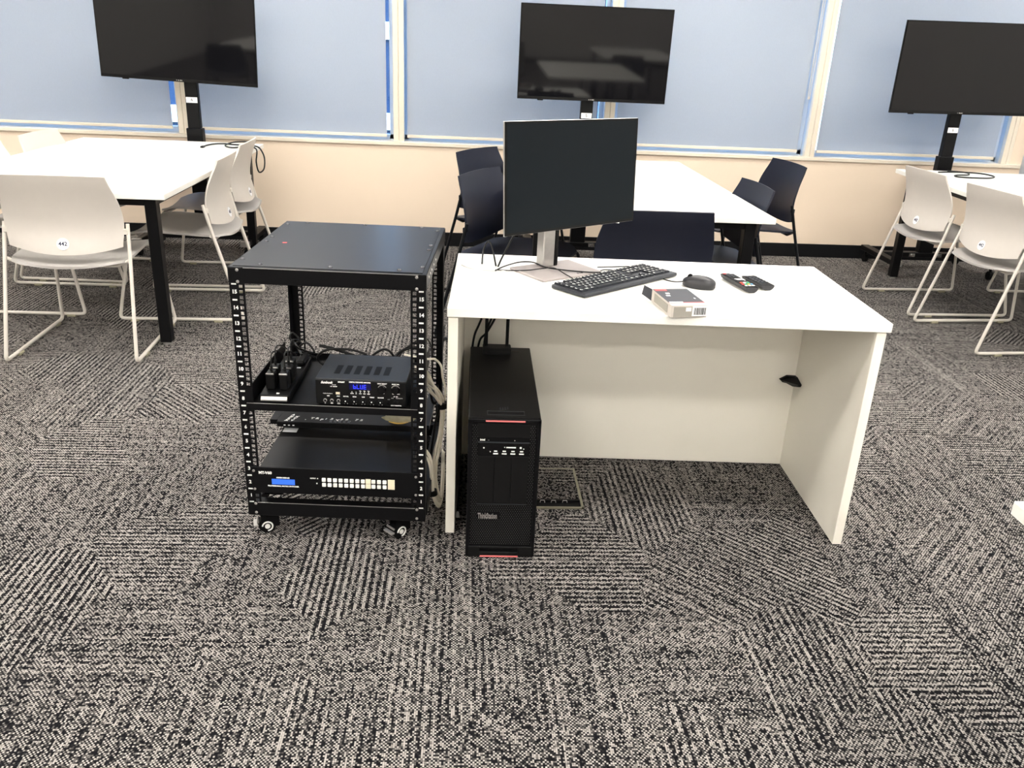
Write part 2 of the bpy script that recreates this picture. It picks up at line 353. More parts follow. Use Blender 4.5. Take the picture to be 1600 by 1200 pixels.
# ceiling lamps (the room is lit by them)
k = 0
lamp0 = None
for yy in (-7.4, -5.6, -3.8, -2.0, -0.2, 1.6, 3.4, 5.1):
    for xx in (-4.2, -1.4, 1.4, 4.2):
        if lamp0 is None:
            lamp0 = thing('ceiling_light', 'white recessed rectangular ceiling light panel', 'ceiling light', (xx, yy, RZ), 0, 'recessed ceiling lights')
            f = MB(); f.box(-.62, .62, -.17, -.15, -.02, -.001); f.box(-.62, .62, .15, .17, -.02, -.001); f.box(-.62, -.6, -.15, .15, -.02, -.001); f.box(.6, .62, -.15, .15, -.02, -.001)
            f.build('lamp_frame', M_grommet, lamp0); MB().box(-.6, .6, -.15, .15, -.012, -.002).build('lamp_diffuser', M_lamp, lamp0)
        else: dup(lamp0, loc=(xx, yy, RZ))
        k += 1
rows_ = ['nearest', 'second', 'third', 'fourth', 'fifth', 'sixth', 'seventh', 'eighth']; cols_ = ['far left', 'middle left', 'middle right', 'far right']
for i, o in enumerate([o for o in bpy.data.objects if o.get('category') == 'ceiling light']):
    x, y = o.location.x, o.location.y
    o['label'] = 'white recessed ceiling light panel, %s row from the window wall, %s' % (rows_[round((5.1 - y) / 1.79)], cols_[round((x + 4.2) / 2.8)])
# neighbouring building seen in the slits beside the blinds
nb = thing('office_building', 'dark glazed office building outside the windows, seen beside the blinds', 'building', (-6, 34, -8), 0)
M_bglass = mat('dark blue facade glass', (0.006, 0.016, 0.04), 0.5, var=0.3, scale=0.6, spec=0.1); M_bconc = mat('pale facade band', (0.6, 0.6, 0.58), 0.8)
MB().box(-22, 14, 0, 8, 0, 11.6).build('facade', M_bglass, nb)
for k in range(3): MB().box(-22.1, 14.1, -.2, .2, 2.9 + 3.2 * k, 3.5 + 3.2 * k).build('facade_band', M_bconc, nb)

# ------------------------------------------------------------------ tables
def make_table(label, loc, rz, W, Lh, legs=True, group=None):
    t = thing('table', label, 'table', loc, rz, group)
    MB().box(-W / 2, W / 2, -Lh / 2, Lh / 2, .704, .73, b=.0015).build('tabletop', M_white, t)
    ix, iy = W / 2 - .09, Lh / 2 - .09
    fr = MB()
    fr.box(-ix, ix, -iy - .02, -iy + .02, .664, .7035); fr.box(-ix, ix, iy - .02, iy + .02, .664, .7035)
    fr.box(-ix - .02, -ix + .02, -iy, iy, .664, .7035); fr.box(ix - .02, ix + .02, -iy, iy, .664, .7035)
    fr.build('under_frame', M_black, t)
    for sx in (-1, 1):
        for sy_ in (-1, 1):
            lg = MB().box(sx * ix - .026, sx * ix + .026, sy_ * iy - .026, sy_ * iy + .026, .012, .70, b=.003).build('leg', M_black, t)
            MB().cyl((sx * ix, sy_ * iy, 0), (sx * ix, sy_ * iy, .0115), .022, 12).build('leveling_foot', M_silver, lg, smooth=True)
    return t
tabL = make_table('white topped black legged table on the left with grey chairs around it', (-1.905, 4.835, 0), 0, 1.15, 1.96)
tabC = make_table('white topped table in the middle with navy chairs, behind the white desk', (.825, 4.715, 0), 0, 1.15, 1.925)
tabR = make_table('white topped table at the right edge with two grey chairs on its near side', (3.43, 4.74, 0), -.05, 1.15, 1.93)
# the desk corner entering the frame at the right
near = thing('table', 'corner of a white tabletop entering the frame low at the right edge', 'table', (1.519, .262, 0), 0)
MB().box(-.575, .575, -.96, .96, .704, .73, b=.0015).build('tabletop', M_white, near)
for sx in (.05, .49):
    for yy in (-.86, .5):
        lg = MB().box(sx - .026, sx + .026, yy - .026, yy + .026, .012, .704, b=.003).build('leg', M_black, near)
        MB().cyl((sx, yy, 0), (sx, yy, .0115), .022, 12).build('leveling_foot', M_silver, lg, smooth=True)

# ------------------------------------------------------------------ screens on wheeled stands
def make_stand(label, num, x, y):
    t = thing('screen_stand', label, 'stand', (x, y, 0), 0, None)
    MB().box(-.052, .052, -.03, .03, .12, .80, b=.003).build('lower_post', M_black, t)
    MB().box(-.041, .041, -.022, .022, .80, 1.50, b=.003).build('upper_post', M_black, t)
    MB().box(-.33, .33, -.03, .03, .085, .12, b=.003).build('cross_bar', M_black, t)
    for s in (-1, 1):
        br = MB(); br.box(s * .1 - .022, s * .1 + .022, -.034, -.026, .09, .115); br.cyl((s * .1, -.04, .1025), (s * .1, -.03, .1025), .009); br.build('bracket', M_chrome, t)
        ft = MB().box(s * .35 - .03, s * .35 + .03, -.33, .2, .085, .12, b=.003).build('foot', M_black, t)
        MB().box(s * .35 - .031, s * .35 + .031, -.336, -.31, .084, .121, b=.004).build('foot_cap', M_silver, ft)
        for yy in (-.29, .16):
            c = MB(); c.cyl((s * .35 - .012, yy, .03), (s * .35 + .012, yy, .03), .03, 18); c.cyl((s * .35, yy, .04), (s * .35, yy, .085), .009); c.build('caster', M_blackmat, t, smooth=True)
    p = MB().box(-.036, .036, -.0245, -.0222, .962, .996).build('number_plate', M_sticker, t, label='white plate')
    MB().text(num, .03, front(0, -.0247, .979), align='CENTER').build('plate_number', M_blackink, p)
    MB().box(-.2, .2, .0, .02, 1.22, 1.5).build('mount_plate', M_black, t)
    return t
def make_tv(label, x, y, zb, roll):
    t = thing('wall_screen', label, 'television', (x, y, zb + .289), 0); t.rotation_euler = (math.radians(2.0), roll, 0); t.name = 'television'
    bz = MB(); W, H = .4925, .289
    bz.box(-W, W, .002, .014, -H, H, b=.002)
    bz.build('case', M_bezel, t)
    b2 = MB(); b2.box(-.36, .36, .0141, .058, -.26, .12, b=.01); b2.build('back_cover', M_blackmat, t)
    MB().box(-W + .006, W - .006, -.001, .0019, -H + .02, H - .006).build('screen', M_screen, t)
    MB().box(-W + .002, W - .002, -.003, .0019, -H + .001, -H + .0195, b=.001).build('lower_bezel', M_gloss, t)
    lg = MB()
    for k, wd in enumerate((.004, .006, .009, .004)): lg.box(-.02 + k * .011, -.02 + k * .011 + wd, -.0034, -.003, -H + .007, -H + .013)
    lg.build('badge', M_silver, t)
    MB().box(-.36, -.32, -.001, .012, -H - .006, -H + .001, b=.002).build('sensor_bump', M_gloss, t)
    return t
make_stand('black wheeled screen stand behind the left table, its plate reads 4', '4', -1.80, 5.95)
make_stand('black wheeled screen stand behind the middle table, its plate reads 5', '5', .80, 5.95)
make_stand('black wheeled screen stand behind the right table, its plate reads 6', '6', 3.348, 5.95)
make_tv('large dark television cut by the top of the frame above the left table', -1.84, 5.868, 1.090, .033)
make_tv('large dark television above the desk monitor and middle table, fully in view', .819, 5.868, 1.074, 0)
make_tv('large dark television cut by the right edge of the frame above the right table', 3.338, 5.868, 1.086, -.012)

# ------------------------------------------------------------------ sled chairs
def lerp_tab(tab, v):
    for (a, x), (b, y) in zip(tab, tab[1:]):
        if v <= b: return x + (y - x) * (v - a) / (b - a)
    return tab[-1][1]
def sm_tab(tab, v, r=.12): return sum(lerp_tab(tab, min(1, max(0, v + d * r))) for d in (-1, -.5, 0, .5, 1)) / 5
YC = [(0, -.248), (.3, -.218), (.6, -.226), (1, -.268)]
HW = [(0, .238), (.3, .251), (.55, .248), (1, .214)]
def back_fn(u, v):
    q = 2 * u - 1; x = q * sm_tab(HW, v, .06)
    z = .476 + .344 * v + (1 - v) * .032 * q * q - .004 * v * q * q
    return Vector((x, sm_tab(YC, v) + (.046 - .03 * v) * q * q, z))
def seat_fn(u, v):
    q = 2 * u - 1; t = (2 * v - 1) * .94; hw = .252 * (1 - t ** 6) ** .25
    z = .432 + .03 * v + .016 * q * q - .035 * max(0, (v - .7) / .3) ** 2
    return Vector((q * hw, -.272 + .502 * v + .02 * q * q * (1 - v), z))
def make_chair(label, white, group):
    t = thing('chair', label, 'chair', (0, 0, 0), 0, group)
    ms, mk, mr = (M_shell, M_seat_shaded, M_rod) if white else (M_navy, M_navy, M_navyrod)
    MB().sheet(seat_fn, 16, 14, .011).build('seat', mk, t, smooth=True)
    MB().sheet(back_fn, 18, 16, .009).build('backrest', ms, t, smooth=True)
    for s in (-1, 1):
        m = MB(); m.tube(rounded([(s * .2585, -.168, .605), (s * .264, -.205, .46), (s * .279, -.332, .0155), (s * .279, .293, .0155), (s * .238, .215, .428), (s * .15, .19, .428)], .026), .0085, 10)
        m.box(s * .252 - .012, s * .252 + .012, -.19, -.172, .56, .585, b=.003)
        lf = m.build('sled_leg', mr, t, smooth=True)
        for yy in (-.2, .22): MB().box(s * .278 - .012, s * .278 + .012, yy - .022, yy + .022, 0, .014, b=.003).build('glide', M_bag if white else M_blackmat, lf)
    m = MB(); m.tube([(-.262, -.195, .448), (-.2, -.2, .423), (.2, -.2, .423), (.262, -.195, .448)], .008); m.build('rear_cross_bar', mr, t, smooth=True)
    m = MB(); m.tube([(-.2, .19, .428), (.2, .19, .428)], .008); m.build('front_cross_bar', mr, t, smooth=True)
    if white:
        z0 = .524; v0 = (z0 - .476) / .344; y0 = sm_tab(YC, v0); sl = (sm_tab(YC, v0 + .05) - sm_tab(YC, v0 - .05)) / (.1 * .344)
        R = Matrix.Translation((0, y0 - .0012, z0)) @ Matrix.Rotation(PI / 2 - math.atan(sl), 4, 'X')
        st = MB().lathe([(.026, -.001), (.026, .0008)], R, 24).build('number_sticker', M_sticker, t, label='round white sticker reading 442')
        MB().text('442', .024, R @ Matrix.Translation((0, 0, .0012)), align='CENTER', bold=.0006).build('sticker_number', M_ink, st)
    return t
ch = make_chair('light grey sled chair at the near end of the left table, back to the viewer', True, 'light grey sled chairs')
ch.location = (-1.750, 3.962, 0); ch.rotation_euler = (0, 0, .04)
H = PI / 2
for (x, y, rz, lab) in [
    (-1.478, 4.555, H + .03, 'light grey sled chair right of the left table, nearer the black rack'),
    (-1.52, 5.19, H + .02, 'light grey sled chair right of the left table, farther one near the wall'),
    (-2.25, 4.60, -H, 'light grey sled chair left of the left table, cut by the frame edge'),
    (-2.25, 5.24, -H - .05, 'light grey sled chair with only its backrest top showing behind the left table'),
    (2.95, 5.0, -H + .05, 'light grey sled chair at the right table, the farther of its two visible backs'),
    (2.967, 4.335, -H + .09, 'light grey sled chair at the right table, nearest and cut by the right edge'),
    (3.77, 5.03, H, 'light grey sled chair across the right table, only a sled leg visible under it')]:
    dup(ch, loc=(x, y, 0), rz=rz, label=lab)
nv = make_chair('dark navy sled chair at the near end of the middle table, directly behind the desk', False, 'navy sled chairs')
nv.location = (.775, 3.60, 0); nv.rotation_euler = (0, 0, .03)
for (x, y, rz, lab) in [
    (.265, 5.07, -H - .60, 'dark navy sled chair left of the desk monitor, farther one by the wall'),
    (.282, 4.187, -H - .50, 'dark navy sled chair left of the desk monitor, nearer one half hidden by the screen'),
    (1.693, 5.096, H + .12, 'dark navy sled chair right of the middle table, pulled out near the wall'),
    (1.198, 4.18, H + .05, 'dark navy sled chair tucked under the right side of the middle table')]:
    dup(nv, loc=(x, y, 0), rz=rz, label=lab)

# furniture behind the camera, seen mirrored in the dark screens
make_table('white topped table behind the viewer, mirrored in the middle television', (2.6, -2.6, 0), 0, 1.15, 1.93)
make_table('white topped table behind the viewer, mirrored in the left television', (-2.9, -1.6, 0), .1, 1.15, 1.93)
for (x, y, rz, lab) in [
    (2.3, -1.35, PI + .1, 'dark navy sled chair behind the viewer, mirrored in the middle television'),
    (3.5, -2.4, H, 'dark navy sled chair behind the viewer at the far side of the mirrored table'),
    (-3.15, -.35, PI, 'dark navy sled chair behind the viewer, left one mirrored in the left television'),
    (-2.5, -.30, PI - .1, 'dark navy sled chair behind the viewer, right one mirrored in the left television')]:
    dup(nv, loc=(x, y, 0), rz=rz, label=lab)

# ------------------------------------------------------------------ the white desk
DX, DYY, DROT = -.0442, 2.2566, -.0357
Dm = Matrix.Translation((DX, DYY, 0)) @ Matrix.Rotation(DROT, 4, 'Z')
def dpos(x, y, z): return Dm @ Vector((x, y, z))
desk = thing('desk', 'white laminate desk with side panels, holding the monitor and keyboard', 'desk', (DX, DYY, 0), DROT)
MB().box(0, 1.2506, 0, .6537, .7035, .73, b=.0015).build('desktop', M_white, desk)
MB().box(.003, .031, .006, .64, .004, .7, b=.001).build('side_panel', M_panel, desk)
MB().box(1.2125, 1.2405, .006, .64, .004, .7, b=.001).build('side_panel', M_panel, desk)
MB().box(.0312, 1.2123, .545, .563, .006, .7, b=.001).build('modesty_panel', M_panel, desk)
for x in (.02, 1.22):
    f = MB()
    for yy in (.05, .6): f.cyl((x, yy, 0), (x, yy, .0045), .012)
    f.build('floor_glide', M_blackmat, desk)
sp_ = MB()
for x in (.017, 1.2265): sp_.box(x - .008, x + .008, .02, .62, .6995, .704)
sp_.build('top_spacer', M_edge, desk)
for x, y in ((.084, .456), (1.129, .494)):
    g = MB(); g.lathe([(.034, .7295), (.034, .7315), (.031, .733), (.026, .733), (.024, .7312)], Matrix.Translation((x, y, 0)), 28); g.box(x - .012, x + .012, y - .033, y - .02, .7312, .7325)
    g.build('cable_grommet', M_grommet, desk, smooth=True)
# black corner bracket between modesty panel and right side panel
br = MB()
t_ = bmesh.new()
P_ = [(1.155, .5445, .346), (1.18, .5445, .361), (1.2115, .5445, .360), (1.2118, .52, .362), (1.2118, .472, .352), (1.2118, .478, .342), (1.2115, .535, .326), (1.2, .5445, .330), (1.165, .5445, .337)]
inn = [Vector(p) + Vector((-.012 if p[1] < .5444 else 0, -.012 if p[0] < 1.2117 else 0, 0)) for p in P_]
a_ = [t_.verts.new(p) for p in P_]; c_ = [t_.verts.new(p) for p in inn]; n_ = len(P_)
t_.faces.new(a_); t_.faces.new(c_[::-1])
for k in range(n_): t_.faces.new((a_[k], c_[k], c_[(k + 1) % n_], a_[(k + 1) % n_]))
br.join(t_); br.build('corner_bracket', M_blackmat, desk, label='black bracket in the rear right corner')

# ------------------------------------------------------------------ monitor
MX, MY = dpos(.3, .484, 0).x, dpos(.3, .484, 0).y
mon = thing('monitor', 'dark flat computer monitor turned left on a silver column, standing on the desk', 'monitor', (.300, 2.692, .73), .57)
MB().box(-.1225, .1225, -.09, .09, .0, .008, b=.002).build('stand_base', M_plate, mon)
MB().box(-.027, .02, .037, .075, .008, .36, b=.003).build('column', M_silver, mon)
MB().box(.0205, .036, .037, .08, .008, .36, b=.003).build('column_cover', M_blackmat, mon, label='black rear spine')
lg = MB(); lg.box(.028, .034, -.078, -.070, .008, .0084); lg.box(.038, .040, -.078, -.072, .008, .0084); lg.box(.044, .050, -.078, -.070, .008, .0084); lg.build('badge', M_blackink, mon)
# the panel is swivelled a little further than its base
pv = Matrix.Translation((.333, 2.655, 1.046)) @ Matrix.Rotation(.622, 4, 'Z') @ Matrix.Rotation(-.06, 4, 'X')
lo = (Matrix.Translation((.300, 2.692, .73)) @ Matrix.Rotation(.57, 4, 'Z')).inverted() @ pv
MB().box(-.2725, .2725, .0005, .0065, -.164, .164, b=.0015, M=lo).build('panel_case', M_silver, mon)
MB().box(-.2715, .2715, -.0012, .0004, -.163, .163, M=lo).build('bezel', M_bezel, mon)
MB().box(-.2645, .2645, -.0018, -.0013, -.155, .157, M=lo).build('screen', M_monscreen, mon)
MB().box(-.16, .16, .0066, .04, -.12, .12, b=.008, M=lo).build('back_cover', M_blackmat, mon)
MB().box(-.05, .05, .04, .062, -.06, .06, b=.004, M=lo).build('mount', M_blackmat, mon)
MB().box(.2, .206, -.002, .008, -.166, -.1635, M=lo).build('power_led', M_print, mon)

# ------------------------------------------------------------------ keyboard
kb = thing('keyboard', 'black full size keyboard lying at an angle on the desk in front of the monitor', 'keyboard', (.4805, 2.5785, .73), math.radians(40.4))
k_ = MB(); k_.box(-.225, .225, -.069, .069, .002, .0135, b=.003); k_.build('keyboard_base', M_kbody, kb)
f = MB()
for x in (-.2, .2):
    for y in (-.05, .05): f.box(x - .012, x + .012, y - .006, y + .006, 0, .002)
f.build('rubber_feet', M_blackmat, kb)
keymeshes = {}
def key_mesh(wd):
    if wd not in keymeshes:
        m = MB(); t = bmesh.new(); a, b_ = wd / 2 - .0006, .0088; c, d = a - .0016, b_ - .0016
        lo_ = [t.verts.new((x, y, 0)) for x, y in ((-a, -b_), (a, -b_), (a, b_), (-a, b_))]; hi = [t.verts.new((x, y + .0003, .0062)) for x, y in ((-c, -d), (c, -d), (c, d), (-c, d))]
        t.faces.new(hi); 
        for k in range(4): t.faces.new((lo_[k], lo_[(k + 1) % 4], hi[(k + 1) % 4], hi[k]))
        m.join(t); keymeshes[wd] = m.done('key', M_key)
    return keymeshes[wd]
u = .0188
rows = [(.0545, 'e0 g1 F1 F2 F3 F4 g.5 F5 F6 F7 F8 g.5 F9 F0 F1 F2'), ]
legends = MB()
def put(x, y, wd, leg):
    o = bpy.data.objects.new('key', key_mesh(round(wd * u, 5))); COL.objects.link(o); o.parent = kb; o.location = (x + wd * u / 2, y, .0132)
    if leg: legends.text(leg, .0105, Matrix.Translation((x + .0034, y + .0018, .0196)), extrude=.0001, bold=.0005)
x0 = -.2165
def row(y, items, xs=x0):
    x = xs
    for wd, leg in items:
        if leg is not None: put(x, y, wd, leg)
        x += wd * u
L1 = lambda s, wd=1: [(wd, c) for c in s]
ys = [.0565, .0345, .0155, -.0035, -.0225, -.0415]
row(ys[0], [(1, 'E'), (1, None)] + L1('1234') + [(.5, None)] + L1('5678') + [(.5, None)] + L1('9012') + [(.25, None)] + L1('PSB'))
row(ys[1], L1('`1234567890-=') + [(2, 'B'), (.25, None)] + L1('IHP'))
row(ys[2], [(1.5, 'T')] + L1('QWERTYUIOP[]') + [(1.5, '\\'), (.25, None)] + L1('DEP'))
row(ys[3], [(1.75, 'C')] + L1("ASDFGHJKL;'") + [(2.25, 'E')])
row(ys[4], [(2.25, 'S')] + L1('ZXCVBNM,./') + [(2.75, 'S'), (1.25, None), (1, '^')])
row(ys[5], [(1.25, 'C'), (1.25, 'W'), (1.25, 'A'), (6.25, ''), (1.25, 'A'), (1.25, 'F'), (1.25, 'M'), (1.25, 'C'), (.25, None)] + L1('<v>'))
nx = x0 + 18.5 * u
row(ys[0], L1('+-x/'), nx); row(ys[1], L1('N/*-'), nx); row(ys[2], L1('789+'), nx); row(ys[3], L1('456 '), nx); row(ys[4], L1('123E'), nx); row(ys[5], [(2, '0')] + L1('.') + [(1, '')], nx)
legends.build('key_legends', M_print, kb, kind='stuff')

# ------------------------------------------------------------------ mouse
ms = thing('computer_mouse', 'dark grey wired mouse on the desk to the right of the keyboard', 'mouse', (.735, 2.545, .73), math.radians(62))
def mouse_body(z0, z1, sx, sy2, n=20, m=8):
    t = bmesh.new(); rings = []
    for j in range(m + 1):
        a = j / m * PI / 2; rings.append([t.verts.new((sx * math.cos(a) * math.copysign(abs(math.cos(q)) ** .8, math.cos(q)), sy2 * math.cos(a) * math.copysign(abs(math.sin(q)) ** .85, math.sin(q)) , z0 + (z1 - z0) * math.sin(a) * (1 - .10 * math.sin(q) * math.cos(a)))) for q in [2 * PI * k / n for k in range(n)]])
    for a, b_ in zip(rings, rings[1:]):
        for k in range(n): t.faces.new((a[k], a[(k + 1) % n], b_[(k + 1) % n], b_[k]))
    t.faces.new(rings[0][::-1]); bmesh.ops.remove_doubles(t, verts=t.verts, dist=1e-5); return t
m = MB(); m.lathe([(.9, 0), (1, .35), (1, 1)], Matrix.Diagonal((.030, .052, .016, 1)), 24); m.build('mouse_base', M_mouse, ms, smooth=True)
m = MB(); m.join(mouse_body(.016, .038, .0305, .0525)); m.build('mouse_shell', M_mouse, ms, smooth=True)
m = MB(); m.cyl((-.003, .030, .031), (.003, .030, .031), .008, 14); m.build('scroll_wheel', M_blackmat, ms, smooth=True)
cb = MB(); inv = (Matrix.Translation((.735, 2.545, .73)) @ Matrix.Rotation(math.radians(62), 4, 'Z')).inverted()
def wpts(pts): return [Vector(p) for p in pts]
cb.tube([inv @ p for p in smooth_pts(wpts([(.690, 2.567, .742), (.667, 2.592, .734), (.64, 2.628, .733), (.625, 2.70, .733), (.575, 2.775, .733), (.49, 2.76, .734), (.44, 2.72, .742)]), 6)], .0019, 6)
cb.build('mouse_cable', M_cable, ms, smooth=True)

# ------------------------------------------------------------------ carton
cx = thing('carton', 'small open grey and dark printed carton at the front edge of the desk', 'box', (.614, 2.312, .7301), math.radians(7.5))
MB().box(-.053, .053, -.088, .075, 0, .0355, b=.0008).build('carton_body', M_cardlight, cx)
MB().box(-.0525, .0525, -.062, .0752, .0356, .0362).build('printed_top', M_carddark, cx, label='dark printed top')
MB().box(-.046, .046, -.0888, -.0881, .002, .031).build('end_label', M_card, cx, label='grey end face')
m = MB(); m.box(.008, .0515, -.0894, -.0889, .004, .033); cl = m.build('barcode_label', M_sticker, cx)
m = MB(); xx = .013
for wd in (1, 2, 1, 1, 3, 1, 2, 1, 1, 2, 3, 1, 1, 2):
    m.box(xx, xx + wd * .0009, -.0897, -.0895, .008, .028); xx += wd * .0009 + .0011
m.build('barcode', M_blackink, cl)
m = MB(); m.box(-.011, .005, -.0894, -.0889, .018, .029); m.build('spec_label', M_sticker, cx)
m = MB(); m.box(-.052, .052, -.0655, -.062, .0358, .0366); m.box(-.05, -.015, .055, .074, .0363, .0367); m.build('red_band', M_red, cx)
m = MB(); m.box(-.03, -.018, .022, .032, .0363, .0367); m.box(-.036, -.024, .0, .01, .0363, .0367); m.box(.036, .04, -.03, -.02, .0363, .0367); m.box(-.05, -.01, -.063, -.056, .0363, .0367); m.build('printed_marks', M_sticker, cx)
m = MB(); m.box(-.0545, -.0535, -.06, .05, .006, .03); m.build('side_label', M_card, cx)
t_ = bmesh.new(); q_ = [(-.053, .075, .001), (-.053, .075, .0355), (-.068, .105, .040), (-.072, .108, .012)]
m = MB(); m.sheet(lambda a, b_: (Vector(q_[0]) * (1 - a) + Vector(q_[3]) * a) * (1 - b_) + (Vector(q_[1]) * (1 - a) + Vector(q_[2]) * a) * b_, 2, 2, .001); t_.free()
m.build('end_flap', M_carddark, cx, label='open dark end flap')

# ------------------------------------------------------------------ remote controls
def make_remote(label, loc, rz, Lh, hw, hgt, btns):
    t = thing('remote_control', label, 'remote control', loc, rz, None)
    prof = [(-hw, hgt), (-hw * .8, hgt * .35), (-hw * .4, 0), (hw * .4, 0), (hw * .8, hgt * .35), (hw, hgt)]
    m = MB(); m.prism(prof, Lh, Matrix.Translation((0, Lh / 2, 0)) @ FRONT, b=.001); m.build('remote_body', M_mouse, t)
    MB().box(-hw + .002, hw - .002, -Lh / 2 + .003, Lh / 2 - .003, hgt - .0005, hgt + .0012, b=.0008).build('face_plate', M_blackmat, t)
    for x, y, a, b_, mm in btns:
        MB().box(x - a, x + a, y - b_, y + b_, hgt + .001, hgt + .0032, b=.0006).build('button', mm, t)
    return t
b1 = [(-.012, .078, .005, .004, M_red), (.012, .078, .005, .003, M_btn)]
for j, y in enumerate((.062, .05, .038)):
    for x in (-.012, 0, .012): b1.append((x, y, .0042, .0038, M_kbody))
b1 += [(0, .008, .012, .004, M_btn), (0, -.008, .012, .004, M_kbody), (-.013, 0, .004, .009, M_kbody), (.013, 0, .004, .009, M_btn), (0, 0, .006, .0035, M_btn)]
for j, mm in enumerate((M_red, M_green, M_yellow, M_blue)): b1.append((-.0145 + j * .0097, -.052, .0042, .0036, mm))
for j, mm in enumerate((M_orange, M_btn, M_green)): b1.append((-.011 + j * .011, -.034, .0045, .0038, mm))
for j in range(3): b1.append((-.012 + j * .012, -.068, .0042, .003, M_btn))
make_remote('long black remote control with coloured buttons on the desk', (.873, 2.58, .7301), math.radians(11), .175, .022, .017, b1)
b2 = []
for j in range(5):
    for x in (-.014, 0, .014): b2.append((x, .042 - j * .017, .0048, .005, M_kbody))
make_remote('short black remote control with dark keypad beside the coloured one', (.938, 2.592, .7301), math.radians(13), .125, .024, .015, b2)

# ------------------------------------------------------------------ equipment rack
RX, RY, RROT = -.6265, 2.2361, -.0551
Rm = Matrix.Translation((RX, RY, 0)) @ Matrix.Rotation(RROT, 4, 'Z')
def rpos(x, y, z): return Rm @ Vector((x, y, z))
RW, RD, RB, RT, RU, U = .5264, .6203, .0772, .8334, .1217, .04445
rack = thing('equipment_rack', 'open black steel equipment rack on casters, left of the white desk', 'rack', (RX, RY, 0), RROT)
def flange(m, M, holes=True):
    # plate in local xz, x 0..0.041, with square mounting holes near its inner edge
    if not holes: m.box(0, .041, 0, .002, RB, RT, M=M); return
    m.box(0, .0250, 0, .002, RB, RT, M=M); m.box(.0350, .041, 0, .002, RB, RT, M=M)
    zs = [RU + U * n + o for n in range(15) for o in (.00635, .02223, .0381)]; z0 = RB
    for z in zs:
        m.box(.0249, .0351, 0, .002, z0, z - .0049, M=M); z0 = z + .0049
    m.box(.0249, .0351, 0, .002, z0, RT, M=M)
for name, sx, sy_ in (('fl', 1, 1), ('fr', -1, 1), ('bl', 1, -1), ('br', -1, -1)):
    B = Matrix.Translation((0 if sx > 0 else RW, 0 if sy_ > 0 else RD, 0)) @ Matrix.Diagonal((sx, sy_, 1, 1))
    m = MB(); flange(m, B); m.box(0, .002, 0, .041, RB, RT, M=B)
    po = m.build('corner_post', M_black, rack)
    if sy_ > 0:
        m = MB()
        for n in range(16): 
            xa = .0055 if sx > 0 else RW - .0185
            m.box(xa, xa + .013, -.0006, -.0001, RU + n * U - .0022, RU + n * U + .0022)
        for n in range(15): m.text(str(n + 1), .0145, front(.0125 if sx > 0 else RW - .0115, -.0004, RU + n * U + U * .5), align='CENTER', bold=.0005)
        m.build('unit_numbers', M_print, po)
        m = MB()
        for z in (RT - .006, RT - .038, RB + .01, RB + .04): m.lathe([(.0045, 0), (.0035, .0018), (.001, .0024)], front(.024 if sx > 0 else RW - .024, -.0022, z), 10)
        m.build('rivet', M_silver, po, smooth=True)
def beam(name, x0, x1, y0, y1, z0, z1): return MB().box(x0, x1, y0, y1, z0, z1, b=.0012).build(name, M_black, rack)
beam('top_front_beam', .0005, RW - .0005, -.0022, 0, RT - .043, RT); beam('top_rear_beam', .0005, RW - .0005, RD, RD + .002, RT - .043, RT)
beam('top_side_beam', -.002, 0, .0, RD, RT - .043, RT); beam('top_side_beam', RW, RW + .002, .0, RD, RT - .043, RT)
beam('bottom_front_beam', .0, RW, -.0022, .032, RB, RB + .0435); beam('bottom_rear_beam', .0, RW, RD - .03, RD + .002, RB, RB + .0435)
beam('bottom_side_beam', -.002, .03, .033, RD - .031, RB, RB + .0435); beam('bottom_side_beam', RW - .03, RW + .002, .033, RD - .031, RB, RB + .0435)
tp = MB(); tp.box(0, RW, 0, RD, RT - .001, RT + .0012); tp.box(.0095, RW - .0095, .0105, RD - .0105, RT + .0012, RT + .0034, b=.0008)
tp = tp.build('top_panel', M_blacktop, rack)
scr = None
for x, y in ((.016, .08), (.078, .030), (.266, .030), (.452, .030), (.510, .072), (.507, .276), (.507, .335), (.508, .548), (.452, .592), (.265, .592), (.076, .592), (.018, .56), (.020, .366), (.020, .303)):
    if scr is None:
        scr = MB().lathe([(.0062, 0), (.0062, .0008), (.0045, .003), (.0015, .0038)], None, 12).build('screw', M_screw, tp, smooth=True); scr.location = (x, y, RT + .0034)
    else: share(scr, tp, (x, y, RT + .0034))
MB().box(.070, .082, .290, .300, RT + .0034, RT + .004).build('red_sticker', M_red, tp, label='tiny red sticker')
m = MB()
for y in (.06, .1, .14, .2, .26): m.lathe([(.004, 0), (.003, .002)], Matrix.Translation((RW + .002, y, RT - .02)) @ Matrix.Rotation(PI / 2, 4, 'Y'), 8)
m.build('side_rivets', M_silver, rack)
# gusset brackets low at the front
m = MB(); m.prism([(0, 0), (.06, 0), (.03, .04), (0, .05)], .003, Matrix.Translation((.036, .05, RB + .044)) @ FRONT); m.build('gusset', M_black, rack)
